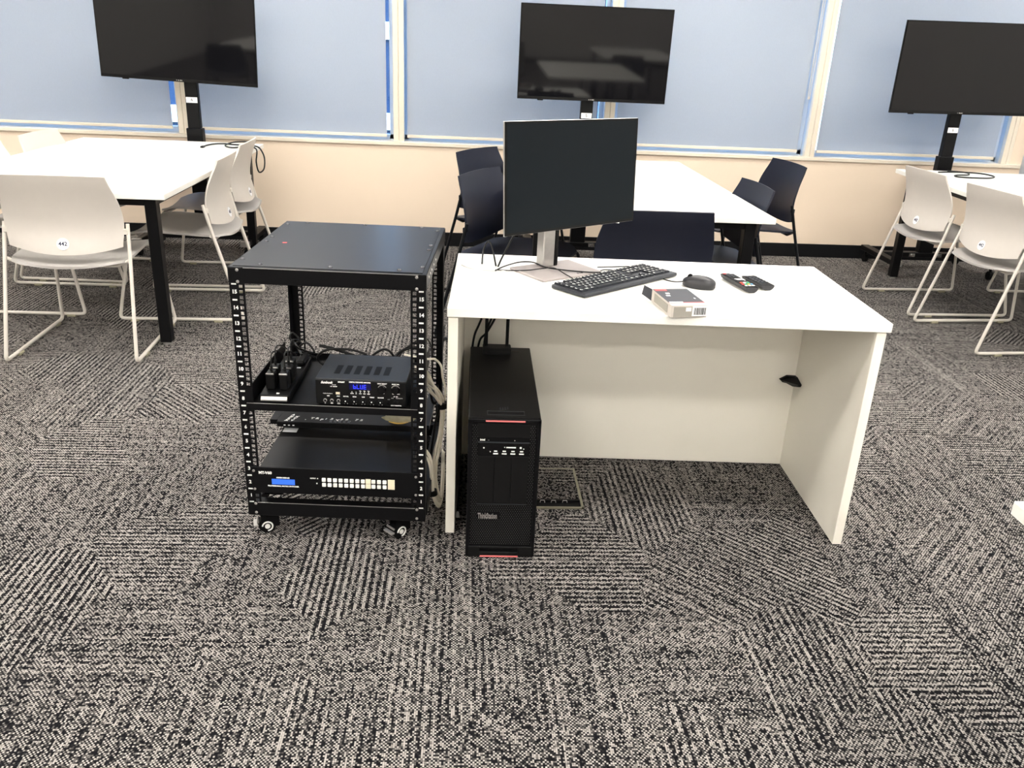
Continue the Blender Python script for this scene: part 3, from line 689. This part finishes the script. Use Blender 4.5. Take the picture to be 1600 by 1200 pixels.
# casters
def caster(x, y, ang, pedal):
    R = Matrix.Translation((x, y, 0)) @ Matrix.Rotation(ang, 4, 'Z')
    m = MB(); m.box(-.028, .028, -.028, .028, RB - .003, RB, M=R); m.lathe([(.018, .058), (.019, .074)], R, 16)
    m.box(-.017, -.0145, -.04, .014, .022, .062, M=R, b=.0008); m.box(.0145, .017, -.04, .014, .022, .062, M=R, b=.0008); m.box(-.017, .017, -.025, .014, .056, .060, M=R)
    c = m.build('caster', M_black, rack)
    M2 = R @ Matrix.Translation((0, -.022, .0255)) @ Matrix.Rotation(PI / 2, 4, 'Y')
    MB().lathe([(.012, -.0125), (.0255, -.0115), (.0255, .0115), (.012, .0125)], M2, 28).build('wheel', M_blackmat, c, smooth=True)
    m = MB(); m.lathe([(.008, -.0195), (.008, .0195)], M2, 14)
    for s in (-1, 1):
        ring = [M2 @ Vector((.0150 * math.cos(2 * PI * k / 22), .0150 * math.sin(2 * PI * k / 22), s * .0188)) for k in range(17)]
        m.tube(ring, .0024, 6)  # open white ring painting the highlight on the hub
    m.build('hub_and_highlight', M_print, c, smooth=True)
    m = MB(); m.lathe([(.0125, .0605), (.0125, .0625)], R, 16); m.build('swivel_ring', M_silver, c, smooth=True)
    if pedal:
        m = MB(); m.box(-.02, .02, -.062, -.05, .028, .034, M=R, b=.001); m.box(-.018, .018, -.052, -.047, .040, .046, M=R, b=.001); m.build('brake_pedal', M_silver, c)
caster(.062, .045, -1.25, True); caster(.455, .05, -.75, True); caster(.062, RD - .055, .4, False); caster(RW - .062, RD - .055, 2.2, False)
# shelf
m = MB(); m.box(.022, RW - .022, -.0035, -.0022, .4215, .4425, b=.0005); m.box(.028, RW - .028, -.0022, .40, .4325, .4345)
m.box(.028, .030, -.002, .40, .4345, .488); m.box(RW - .030, RW - .028, -.002, .40, .4345, .488); m.box(.028, RW - .028, .398, .40, .4345, .452)
m.box(.021, .0405, -.0032, -.0022, .4425, .49); m.box(RW - .0405, RW - .021, -.0032, -.0022, .4425, .49)
sh = m.build('shelf', M_black, rack)
MB().box(.022, RW - .022, -.0037, -.0020, .4422, .4436).build('shelf_lip', M_silver, sh, label='bright silver front edge')  # silver strip along the top of the shelf lip
m = MB(); m.box(.03, RW - .03, -.0026, .0, RB + .0432, RB + .0440); m.build('beam_highlight', M_silver, rack, label='painted highlight along the beam edge')  # silver strip standing in for the specular line on the bottom beam
m = MB(); m.box(.04, RW - .02, -.0026, .0, RT - .0004, RT + .0006); m.build('beam_highlight', M_silver, rack, label='painted highlight along the beam edge')  # silver strip, a painted highlight along the top front beam

# ------------------------------------------------------------------ amplifier on the shelf
am = thing('amplifier', 'black stereo amplifier with blue lit display on the rack shelf', 'amplifier', rpos(.2125, .02, .4348), RROT)
AW, AH, AD = .2575, .0815, .205
MB().box(0, AW, .004, AD, .0045, AH, b=.0015).build('amplifier_case', M_amp, am)
m = MB()
for x in (.025, AW - .025):
    for y in (.025, AD - .03): m.cyl((x, y, 0), (x, y, .0045), .01, 12)
m.build('rubber_feet', M_blackmat, am)
MB().box(.001, AW - .001, 0, .004, .005, AH - .003, b=.0008).build('front_panel', M_blackcase, am)
for k in range(6):
    x = .0525 + k * .0283
    MB().box(x - .0085, x + .0085, .045, .112, AH - .0006, AH + .0003).build('vent', M_blackmat, am)
dp = MB().box(.096, .157, -.0008, 0, .0525, .0715).build('display', M_leddark, am)
# seven segment letters
m = MB()
SEG = {'a': (0, .9, 1, 1), 'b': (.85, .5, 1, .95), 'c': (.85, .05, 1, .5), 'd': (0, 0, 1, .1), 'e': (0, .05, .15, .5), 'f': (0, .5, .15, .95), 'g': (0, .45, 1, .55)}
for k, segs in enumerate(('cdefg', 'def', 'bcdef', 'adefg')):
    for s in segs:
        a, b_, c, d = SEG[s]; ox = .108 + k * .0097; oz = .0555
        m.box(ox + a * .0068, ox + c * .0068, -.0014, -.0009, oz + b_ * .0125, oz + d * .0125)
m.build('display_digits', M_led, dp)
for x, z in ((.1895, .0575), (.2275, .0575)):
    kn = MB().lathe([(.0115, 0), (.0115, .009), (.0098, .0115), (.004, .012)], front(x, 0, z), 28).build('volume_knob', M_gloss, am, smooth=True)
    arc = [Vector((x + .0122 * math.cos(a), -.0012, z + .0122 * math.sin(a))) for a in [PI * (.14 + .72 * i / 14) for i in range(15)]]
    MB().tube(arc, .0011, 6).build('knob_ring', M_silver, kn, smooth=True)
for k in range(5):
    x = .0858 + k * .0247
    kn = MB().lathe([(.0068, 0), (.006, .009), (.0025, .0095)], front(x, 0, .019), 18).build('tone_knob', M_blackmat, am, smooth=True)
    MB().lathe([(.0017, 0), (.0017, .0103)], front(x, 0, .0195), 10).build('pointer', M_print, kn)
MB().lathe([(.0062, 0), (.0055, .008), (.002, .0085)], front(.2285, 0, .0195), 18).build('tone_knob', M_blackmat, am, smooth=True)
for x in (.0265, .0455, .0645):
    jk = MB().lathe([(.0052, 0), (.0052, .002), (.0036, .0026), (.0034, .0003)], front(x, 0, .0165), 20).build('jack_socket', M_silver, am, smooth=True)
    MB().lathe([(.0033, .0004), (.0033, .0018)], front(x, 0, .0165), 14).build('socket_hole', M_blackmat, jk)
m = MB(); m.lathe([(.0032, 0), (.003, .004)], front(.2075, 0, .0165), 14); m.build('push_button', M_gloss, am, smooth=True)
pr = MB()
pr.text('Sunbuck', .0095, front(.016, -.0004, .0712), shear=.35, bold=.0004); pr.text('MP326BT', .0048, front(.0645, -.0004, .0738), bold=.0003)
pr.text('DIGITAL KARAOKE AMPLIFIER', .0049, front(.1265, -.0004, .0750), align='CENTER', sx=.92, bold=.0003)
pr.text('POWER', .0034, front(.053, -.0004, .0645), align='CENTER'); pr.text('OFF  ON/OFF', .0033, front(.052, -.0004, .0595), align='CENTER', bold=.0002)
pr.text('MICROPHONE IN', .0034, front(.0345, -.0004, .0375), align='CENTER'); pr.text('AUX', .0042, front(.064, -.0004, .0305), align='CENTER', bold=.0003); pr.text('MIC', .0042, front(.036, -.0004, .0305), align='CENTER', bold=.0003)
for x, s in ((.0265, 'O'), (.0455, 'MIC'), (.0645, 'AUX')): pr.text(s, .004, front(x, -.0004, .0078), align='CENTER', bold=.0003)
for k, s in enumerate(('MIC VOL', 'ECHO', 'BASS', 'TREBLE', 'BALANCE')):
    pr.text(s, .0038, front(.0858 + k * .0247, -.0004, .0305), align='CENTER', bold=.0003); pr.text('-      +', .004, front(.0858 + k * .0247, -.0004, .0085), align='CENTER', bold=.0003)
for k, s in enumerate(('MODE', 'AB', 'PLAY', 'PREV', 'NEXT')):
    x = .1035 + k * .0118; pr.text(s, .0032, front(x, -.0004, .0405), align='CENTER', bold=.0002); pr.box(x - .0012, x + .0012, -.0008, -.0002, .0440, .0462)
    if k > 1: pr.text('VOL', .003, front(x, -.0004, .0490), align='CENTER', bold=.0002)
pr.text('INPUT SELECT', .0042, front(.1895, -.0004, .0735), align='CENTER', bold=.0002); pr.text('MUSIC VOL', .0042, front(.2275, -.0004, .0735), align='CENTER', bold=.0002)
pr.text('MIN        MAX', .0034, front(.2285, -.0004, .0438), align='CENTER', bold=.0002); pr.text('USB', .0033, front(.193, -.0004, .0440), align='CENTER'); pr.text('AUX', .0033, front(.2075, -.0004, .0265), align='CENTER')
pr.text('BT  USB', .0034, front(.2275, -.0004, .0355), align='CENTER', bold=.0002); pr.text('AUX        BLUETOOTH', .0032, front(.231, -.0004, .0308), align='CENTER'); pr.text('INPUT SELECTOR', .0038, front(.2285, -.0004, .0080), align='CENTER', bold=.0003)
pr.build('panel_lettering', M_print, am)
MB().box(.0575, .0690, -.0006, 0, .036, .043).build('badge', M_cream, am)

# ------------------------------------------------------------------ matrix switcher low in the rack
sw = thing('video_switcher', 'black rack switcher with white button rows and blue display, low in the rack', 'switcher', rpos(0, 0, 0), RROT)
sw.location = rpos(.0205, -.0062, .157); SX, SZ = .0205, .157
MB().box(0, .4855, 0, .0035, 0, .0845, b=.0006).build('front_panel', M_black, sw)
MB().box(.0215, .464, .0092, .292, .003, .0815, b=.001).build('chassis', M_blackcase, sw)
MB().box(.0265, .0715, .247, .277, .0816, .0821).build('serial_label', M_sticker, sw, label='white label on the top rear corner')
MB().box(.0575, .1245, -.001, 0, .030, .0475).build('display', M_lcd, sw)
m = MB(); m.text('MT-V60', .0115, front(.0205, -.0004, .0665), bold=.0005); m.text('SYSTEM MESSAGE', .0048, front(.0905, -.0004, .0522), align='CENTER', bold=.0003)
m.text('PROFESSIONAL MATRIX SWITCHER', .0057, front(.0905, -.0004, .0243), align='CENTER', bold=.0003); m.text('OUTPUT', .0042, front(.170, -.0004, .0545), bold=.0002); m.box(.1905, .1935, -.0006, 0, .053, .056); m.box(.1875, .191, -.0006, 0, .0365, .04)
m.build('panel_lettering', M_print, sw)
MB().box(.2025, .4205, -.0006, .0, .0295, .0605).build('keypad_plate', M_blackmat, sw)
bt = None
for r_ in range(2):
    z = .0525 - r_ * .0163
    for c in list(range(8)) + [9, 10, 11]:
        x = .2107 + c * .0163 if c < 8 else .3556 + (c - 9) * .0163
        if bt is None:
            bt = MB().box(-.0056, .0056, -.0055, -.0006, -.0058, .0058, b=.0012).build('button', M_btn, sw); bt.location = (x, 0, z)
        else: share(bt, sw, (x, 0, z))
    MB().box(.3325, .3475, -.0028, -.0006, z - .0075, z + .0072, b=.0004).build('blank_plate', M_cream, sw, label='cream blank plate')
    MB().box(.3975, .4175, -.0028, -.0006, z - .0078, z + .0078, b=.0004).build('blank_plate', M_cream, sw, label='wide cream blank plate')
m = MB()
for x in (.006, .4795):
    for z in (.012, .072): m.lathe([(.0042, 0), (.0034, .002), (.001, .0026)], front(x, 0, z), 10)
m.build('mounting_screw', M_silver, sw, smooth=True)

# ------------------------------------------------------------------ patch panel behind, under the shelf
pp = thing('patch_panel', 'black patch panel with white lettering between shelf and switcher', 'patch panel', rpos(.03, .243, .2545), RROT)
MB().box(0, .455, 0, .085, 0, .019, b=.002).build('panel_body', M_blackmat, pp)
for xa, xb in ((-.026, .0), (.455, .482)): MB().box(xa, xb, .02, .372, 0, .016).build('support_arm', M_black, pp)
m = MB(); 
for k, s in enumerate('.TRP:2X38.72'): m.text(s, .016, Matrix.Translation((.085 + k * .0158, .030 + (.004 if k % 3 else -.004), .0194)), bold=.0008, shear=.2)
for k in range(7): m.text('XVKYNXA'[k], .012, Matrix.Translation((.024 + (k % 2) * .018 + (k // 2) * .004, .012 + (k // 2) * .014, .0194)), bold=.0009, shear=.3)
for x in (.022, .036, .05): m.box(x, x + .006, -.0006, 0, .006, .009)
m.build('panel_lettering', M_print, pp)
for k in range(5): MB().box(.165 + k * .0145, .172 + k * .0145, .006, .024, .0190, .0205).build('port_cover', M_amp, pp)
m = MB()
for k in range(12): m.box(.06 + k * .03, .078 + k * .03, -.0004, .001, .005, .0145)
m.build('port_row', M_blackmat, pp, kind='stuff')
bgm = bmesh.new(); bmesh.ops.create_icosphere(bgm, subdivisions=3, radius=1)
for v in bgm.verts:
    n = 1 + .18 * math.sin(9 * v.co.x + 4 * v.co.z) * math.cos(7 * v.co.y - 3 * v.co.x); e = abs(v.co.x)
    v.co = Vector((v.co.x * .052 * n, v.co.y * .018 * (1 - .5 * e), v.co.z * .0155 * (1 - .35 * e * e) * n))
bag = thing('accessory_bag', 'small clear crumpled bag with amber parts on the patch panel', 'bag', rpos(.415, .265, .2905), RROT)
MB().join(bgm).build('bag_film', M_bag, bag)
m = MB(); m.tube(smooth_pts([(-.03, -.004, -.008), (-.01, -.009, -.011), (.012, -.008, -.011), (.03, -.004, -.007)]), .0035, 8); m.build('amber_fitting', M_gold, bag, smooth=True)

# ------------------------------------------------------------------ power strip and plugged adapters
PS_ROT = RROT + .03
ps = thing('power_strip', 'black power strip lying front to back on the left of the rack shelf', 'power strip', rpos(.092, .022, .4348), PS_ROT)
MB().box(-.043, .043, .004, .33, 0, .022, b=.003).build('strip_body', M_blackmat, ps)
m = MB(); m.prism([(0, 0), (.006, 0), (.006, .012), (0, .004)], .074, Matrix.Translation((-.037, -.002, .006)) @ Matrix.Rotation(PI / 2, 4, 'Z') @ Matrix.Rotation(PI / 2, 4, 'X')); m.build('front_lip', M_silver, ps, label='bevelled front lip with painted highlight')  # real bevel, coloured silver to paint its highlight
MB().box(.004, .012, .014, .022, .0221, .0228).build('indicator_lamp', M_print, ps)
MB().box(.012, .04, .235, .318, .0221, .040, b=.006).build('raised_block', M_blackmat, ps)
MB().box(.018, .03, .222, .230, .0221, .0226).build('rating_label', M_sticker, ps)
Pm = Matrix.Translation(rpos(.092, .022, .4348)) @ Matrix.Rotation(PS_ROT, 4, 'Z')
first = None
al = ['front left', 'front right', 'second row left', 'second row right', 'rear']
ords = ['black plug adapter, front left one on the power strip', 'black plug adapter, front right one on the power strip', 'black plug adapter, middle row left on the power strip', 'black plug adapter, middle row right on the power strip', 'black plug adapter, rearmost one on the power strip']
for (x, y), lb in zip(((-.019, .062), (.019, .062), (-.019, .112), (.019, .112), (.014, .168)), ords):
    lc = Pm @ Vector((x, y, .0222))
    if first is None:
        first = thing('plug_adapter', lb, 'adapter', lc, PS_ROT, 'black plug adapters on the power strip')
        MB().box(-.0125, .0125, -.019, .019, 0, .05, b=.003).build('adapter_body', M_blackcase, first)
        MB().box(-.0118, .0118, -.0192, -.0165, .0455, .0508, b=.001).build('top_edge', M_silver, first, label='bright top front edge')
        m = MB(); m.cyl((0, .006, .05), (0, .008, .064), .004); m.tube(smooth_pts([(0, .008, .062), (-.002, .016, .082), (-.004, .04, .094), (.004, .075, .086), (.012, .11, .062)]), .0022, 6); m.build('adapter_lead', M_cable, first, smooth=True)
    else: dup(first, loc=lc, rz=PS_ROT, label=lb)
# ------------------------------------------------------------------ black cables on the rack shelf
def cable(name, label, pts, r, m, R=True, cat='cable', n=8, group=None):
    P = [rpos(*p) for p in pts] if R else [Vector(p) for p in pts]
    o = MB().tube(smooth_pts(P, n), r, 8).build(name, m, smooth=True); tag(o, label, cat, group); return o
cable('black_cord', 'thick black cord sticking up to the left behind the amplifier', [(.164, .30, .514), (.206, .30, .506), (.255, .30, .491), (.295, .305, .474), (.34, .31, .452), (.39, .33, .4395), (.45, .36, .4395)], .005, M_cable)
cable('coiled_cable', 'black cable looped left behind the amplifier', [(.24, .275, .447), (.2, .27, .456), (.171, .27, .47), (.166, .27, .492), (.196, .272, .512), (.252, .28, .513), (.301, .285, .501), (.33, .29, .48), (.36, .3, .455), (.40, .31, .4385)], .004, M_cable)
cable('coiled_cable', 'black cable humped behind the middle of the amplifier', [(.30, .25, .448), (.318, .29, .478), (.35, .30, .504), (.372, .30, .510), (.390, .30, .498), (.405, .30, .470), (.43, .31, .4385)], .004, M_cable)
cable('coiled_cable', 'black cable arching behind the right end of the amplifier to the right post', [(.385, .26, .45), (.402, .30, .488), (.430, .30, .512), (.466, .30, .521), (.487, .31, .505), (.485, .33, .46), (.46, .35, .4385)], .005, M_cable)
cable('coiled_cable', 'thin black cable rising in a high arc by the right rack post', [(.40, .29, .46), (.425, .30, .508), (.446, .30, .526), (.476, .30, .548), (.50, .31, .546), (.509, .36, .50), (.505, .42, .42)], .0025, M_cable)
cable('cord_tangle', 'tangle of thin black leads rising at the rear left rack post', [(.12, .25, .50), (.09, .30, .515), (.07, .31, .53), (.077, .32, .545), (.10, .31, .525), (.075, .33, .50), (.11, .34, .48), (.145, .31, .487), (.12, .33, .51), (.09, .36, .49), (.08, .39, .46), (.14, .38, .4395)], .0035, M_cable)

# ------------------------------------------------------------------ cream network cables between rack and desk
def bundle_obj(name, label, path, nn, rad, r, straps, tails):
    t = thing(name, label, 'cables', (path[0][0], path[0][1], 0), 0); O = Vector((path[0][0], path[0][1], 0))
    for k in range(nn):
        a = 2 * PI * k / nn + .4; rr = rad * (1 if k else 0)
        P = []
        for i, (x, y, z, sp) in enumerate(path):
            q = a + .5 * math.sin(i * 1.3 + k); P.append(Vector((x + .45 * rr * sp * math.cos(q), y + rr * sp * math.sin(q), z + rr * sp * .9 * math.cos(q * 1.7 + k))) - O)
        MB().tube(smooth_pts(P, 6), r, 6).build('cable', M_wcable, t, smooth=True)
    for i in straps:
        x, y, z, sp = path[i]; d = (Vector(path[i + 1][:3]) - Vector(path[i - 1][:3])).normalized(); c = Vector((x, y, z)) - O
        MB().cyl(c - d * .009, c + d * .009, rad * .8 + r + .003, 14).build('cable_strap', M_cable, t, smooth=True, label='black cable tie strap')
    return t
bundle_obj('cable_bundle', 'cream network cables tied with a black strap, curving from rack towards desk', [(-.20, 2.56, .43, 1.2), (-.13, 2.50, .432, 1.6), (-.098, 2.46, .425, 1.8), (-.072, 2.45, .392, 1.4), (-.0595, 2.45, .352, .75), (-.060, 2.45, .290, .8), (-.068, 2.45, .222, 1.1), (-.079, 2.45, .165, 1.2), (-.081, 2.44, .10, 1.1), (-.072, 2.42, .05, .8), (-.060, 2.45, .018, .6), (-.058, 2.60, .013, .6), (-.062, 2.8, .013, .6)], 9, .0135, .0034, [4], 0)
bundle_obj('cable_bundle', 'second lower cream cable bundle hanging by the rack base with black strap', [(-.16, 2.44, .19, .8), (-.115, 2.41, .207, 1.), (-.097, 2.40, .195, 1.), (-.089, 2.40, .135, .9), (-.085, 2.40, .068, .8), (-.072, 2.40, .032, .7), (-.060, 2.42, .0145, .5), (-.0585, 2.52, .0125, .4)], 5, .010, .0036, [4], 0)
cable('network_cable', 'single thin cream cable arching from the right rack post to the desk', [(-.18, 2.50, .50), (-.108, 2.45, .506), (-.084, 2.45, .506), (-.064, 2.45, .484), (-.059, 2.45, .446), (-.0505, 2.45, .41), (-.052, 2.47, .36), (-.055, 2.5, .28)], .0034, M_wcable, R=False)
cable('data_cable', 'black cable hanging among the cream cables beside the desk', [(-.14, 2.52, .44), (-.105, 2.50, .40), (-.09, 2.5, .34), (-.07, 2.5, .345), (-.058, 2.5, .36), (-.075, 2.5, .30), (-.085, 2.5, .24), (-.098, 2.5, .12), (-.09, 2.5, .03), (-.08, 2.55, .006)], .0045, M_cable, R=False)
pg = thing('cable_plug', 'tiny white cable plug on the carpet between desk panel and computer', 'plug', (-.004, 2.365, 0), 0)
MB().lathe([(.007, 0), (.0065, .004), (.0045, .017), (.002, .02)], None, 12).build('plug_boot', M_grommet, pg, smooth=True)
m = MB(); m.tube(smooth_pts([(0, 0, .018), (.0, .02, .026), (.002, .06, .012), (.0, .12, .004), (.0, .18, .004)]), .002, 6); m.build('plug_lead', M_cable, pg, smooth=True)

# ------------------------------------------------------------------ tower computer
pc = thing('tower_computer', 'black tower workstation with honeycomb front and red strips under the desk', 'computer', (.021, 2.134, 0), -.012)
MB().box(0, .203, .012, .60, .012, .45, b=.004, seg=2).build('tower_case', M_blackcase, pc)
m = MB()
for x in (.03, .173):
    for y in (.05, .54): m.box(x - .02, x + .02, y - .03, y + .03, 0, .012, b=.002)
m.build('tower_feet', M_blackmat, pc)
m = MB(); m.box(0, .010, 0, .012, .004, .45, b=.002); m.box(.193, .203, 0, .012, .004, .45, b=.002); m.box(.0, .203, 0, .012, .438, .45, b=.002); m.box(.009, .194, .006, .012, .004, .439)
m.build('front_bezel', M_black, pc)
g = bmesh.new(); pit, rowp, rad = .0066, .0058, .0015
nrow = int((.436 - .044) / rowp); hexes = []
for j in range(nrow):
    z = .046 + j * rowp
    for i in range(28):
        x = .0135 + (i + .5 * (j % 2)) * pit
        if x > .190: continue
        if .027 < x < .173 and .179 < z < .392: continue
        if .030 < x < .098 and .128 < z < .153: continue
        if .027 < x < .170 and z > .392: continue
        c = g.verts.new((x, .0052, z)); ring = [g.verts.new((x + rad * math.cos(q), .006, z + rad * math.sin(q))) for q in [PI / 3 * k for k in range(6)]]
        for k in range(6): g.faces.new((c, ring[k], ring[(k + 1) % 6]))
MB().join(g).build('honeycomb_grille', mat('grille glint', (.035, .035, .033), .3, spec=.5), pc, kind='stuff')
MB().box(.027, .173, .0035, .0065, .394, .436, b=.0006).build('upper_cover', M_blackcase, pc)
MB().box(.048, .158, -.0008, .0006, .4432, .4472).build('red_strip', M_pinkred, pc, label='thin red strip at the top')
MB().box(.0275, .1725, .0012, .0065, .337, .3765, b=.0008).build('drive_panel', M_gloss, pc)
MB().box(.0275, .1725, .0008, .0065, .3770, .3790).build('trim_line', M_amp, pc); MB().box(.0275, .172, .0004, .002, .1805, .1825).build('trim_line', M_amp, pc)
for k in range(3): MB().box(.0280 + k * .0483, .0757 + k * .0483, .0014, .0065, .1835, .3355, b=.0008).build('bay_cover', M_blackcase, pc)
m = MB()
for k in range(4):
    x = .0785 + k * .0243; m.box(x - .0068, x + .0068, .0006, .0012, .3425, .3462); m.box(x - .0046, x + .0046, .0006, .0012, .3505, .3540)
m.box(.108, .135, .0006, .0012, .3625, .3660); m.build('port', M_print, pc)
m = MB()
for x, z, r_ in ((.1035, .3648, .0012), (.1485, .3638, .0032), (.157, .3605, .0016), (.045, .3618, .0022), (.0635, .3505, .0014), (.131, .386, .0014)): m.lathe([(r_, 0), (r_, .0006)], front(x, .0012, z), 12)
m.text('intel', .008, front(.034, .0030, .386), bold=.0004); m.text('...', .008, front(.055, .0030, .387)); m.build('panel_lettering', M_print, pc, kind='stuff')
MB().text('ThinkStation', .0245, front(.0335, .0030, .1405), sx=.45, bold=.0006, extrude=.0012).build('name_lettering', M_silver, pc)
m = MB(); m.box(.006, .042, .0, .008, .004, .0385, b=.001); m.box(.155, .197, .0, .008, .004, .0385, b=.001); m.box(.042, .155, .0, .008, .004, .020, b=.001); m.box(.042, .155, .0, .008, .033, .0385, b=.001); m.build('lower_handle', M_blackcase, pc)
MB().box(.043, .155, -.0012, .0006, .0045, .0085).build('red_strip', M_pinkred, pc, label='thin red strip at the bottom')
m = MB(); m.box(.052, .158, .031, .034, .4497, .4506); m.box(.052, .158, .055, .0575, .4497, .4512); m.box(.052, .054, .034, .055, .4497, .4504); m.box(.156, .158, .034, .055, .4497, .4504); m.build('top_handle_rim', M_amp, pc)
m = MB(); m.box(.055, .155, .034, .055, .4497, .45015); m.build('top_handle_slot', M_blackmat, pc)
m = MB(); 
for k in range(4): m.box(.088 + k * .007, .092 + k * .007, .066 + .002 * k, .084 + .002 * k, .4499, .4504)
m.build('top_emblem', M_amp, pc)
m = MB(); m.box(.13, .165, .555, .562, .4499, .4503); m.build('rear_slot', M_gloss, pc)
# antenna on top of the tower
an = thing('wifi_antenna', 'small black two pronged antenna stand on top of the tower computer', 'antenna', (.021 + .0945, 2.134 + .553, .4502), -.012)
m = MB(); m.prism([(-.034, 0), (.034, 0), (.034, .008), (.02, .02), (-.028, .02), (-.034, .010)], .094, Matrix.Translation((-.047, 0, 0)) @ Matrix.Rotation(PI / 2, 4, 'Z') @ Matrix.Rotation(PI / 2, 4, 'X'), b=.002); m.build('antenna_base', M_blackcase, an)
M3 = Matrix.Translation((.012, -.0285, .0152)) @ Matrix.Rotation(math.radians(40), 4, 'X'); m = MB(); m.text('ASUS', .0095, M3, bold=.0005); m.build('antenna_lettering', M_print, an)
for x in (-.036, .034):
    m = MB(); m.box(x - .0055, x + .0055, -.004, .004, .016, .20, b=.002); m.build('antenna_prong', M_blackmat, an)
for nm, lb, pts in (('display_cable', 'black cable falling steeply behind the tower computer, left', [(.062, 2.70, .56), (.052, 2.71, .53), (.041, 2.72, .497), (.034, 2.745, .44), (.03, 2.765, .36), (.03, 2.768, .2)]),
                    ('display_cable', 'black cable slanting behind the antenna prongs, right', [(.128, 2.775, .66), (.118, 2.76, .57), (.085, 2.75, .50), (.058, 2.755, .46), (.05, 2.765, .36), (.05, 2.768, .2)]),
                    ('display_cable', 'thin black cable hanging between the two antenna prongs', [(.105, 2.775, .67), (.10, 2.76, .56), (.085, 2.755, .51), (.075, 2.76, .45), (.07, 2.767, .3)])):
    cable(nm, lb, pts, .0038, M_cable, R=False)

# ------------------------------------------------------------------ floor box
fb = thing('floor_box', 'metal framed carpet topped floor outlet box beside the tower computer', 'floor box', (.322, 2.56, 0), 0)
m = MB(); a, b_ = .09, .14; m.box(-a, a, -b_, -b_ + .009, .0, .005); m.box(-a, a, b_ - .009, b_, .0, .005); m.box(-a, -a + .008, -b_, b_, .0, .005); m.box(a - .008, a, -b_, b_, .0, .005); m.build('box_frame', M_brass, fb)
MB().box(-a + .009, a - .009, -.082, b_ - .010, .0, .006).build('carpet_lid', M_carpet, fb)
MB().box(-a + .009, a - .009, -.094, -.083, .0, .0068).build('lid_edge', M_blackmat, fb)
MB().box(-a + .009, a - .009, -b_ + .010, -.0945, .0, .0012).build('cable_opening', M_blackmat, fb)
for x in (-.045, -.008, .03):
    m = MB(); m.tube([(x - .008, -.1, .0015), (x - .006, -.098, .009), (x + .006, -.098, .009), (x + .008, -.1, .0015)], .0016, 6); m.build('cable_clip', M_silver, fb)

# ------------------------------------------------------------------ cables on desk and tables
def dcable(name, label, pts, r, m): return cable(name, label, [dpos(*p) for p in pts], r, m, R=False)
dcable('display_cable', 'grey black cable rising from the desk grommet to the back of the monitor', [(.139, .47, .734), (.155, .50, .765), (.20, .56, .84), (.265, .60, .92), (.32, .58, .99)], .003, M_cable)
dcable('usb_cable', 'black cable hooped upright behind the desk grommet left of the monitor', [(.086, .50, .734), (.088, .54, .765), (.098, .56, .79), (.11, .55, .795), (.122, .51, .77), (.132, .47, .736)], .003, M_cable)
dcable('keyboard_cable', 'thin black cable curling from the grommet across the monitor base to the keyboard', [(.13, .42, .7325), (.16, .445, .742), (.21, .50, .744), (.255, .50, .745), (.292, .455, .742), (.34, .43, .7415), (.42, .41, .742), (.475, .44, .735), (.505, .45, .734), (.528, .43, .741)], .0022, M_cable)
dcable('keyboard_cable', 'second thin black cable dipping over the front of the monitor base', [(.13, .425, .734), (.18, .42, .735), (.235, .405, .742), (.275, .425, .743), (.32, .43, .746), (.355, .37, .7415), (.39, .335, .733), (.42, .37, .733), (.455, .43, .734), (.49, .48, .734), (.53, .47, .735)], .0018, M_cable)
dcable('network_cable', 'white cable lying flat on the desk left of the monitor', [(.02, .48, .7325), (.05, .44, .7325), (.10, .425, .7325), (.145, .425, .7325), (.165, .415, .7325)], .0022, M_grommet)
hc = [(-1.633, 5.526, .736), (-1.628, 5.60, .736), (-1.60, 5.68, .736), (-1.54, 5.70, .736), (-1.47, 5.66, .737), (-1.40, 5.64, .74), (-1.375, 5.70, .745), (-1.42, 5.78, .744), (-1.50, 5.74, .743), (-1.52, 5.60, .738), (-1.45, 5.50, .738), (-1.37, 5.52, .745), (-1.31, 5.56, .742), (-1.275, 5.55, .70), (-1.262, 5.52, .655), (-1.268, 5.50, .61), (-1.29, 5.47, .60), (-1.30, 5.46, .66), (-1.305, 5.5, .735), (-1.40, 5.60, .737)]
hd = cable('video_cable', 'black coiled video cable on the left table, looping off its edge', hc, .0045, M_cable, R=False)
MB().box(-1.643, -1.623, 5.49, 5.53, .7312, .7412, b=.002).build('cable_plug', M_cable, hd)
cable('video_cable', 'black coiled video cable lying on the right table', [(3.13, 5.60, .7345), (3.22, 5.63, .7345), (3.33, 5.64, .7345), (3.43, 5.60, .7345), (3.44, 5.48, .7345), (3.36, 5.39, .7345), (3.24, 5.37, .735), (3.15, 5.40, .7345), (3.17, 5.46, .736), (3.28, 5.50, .737), (3.30, 5.58, .741), (3.2, 5.62, .743)], .0045, M_cable, R=False)
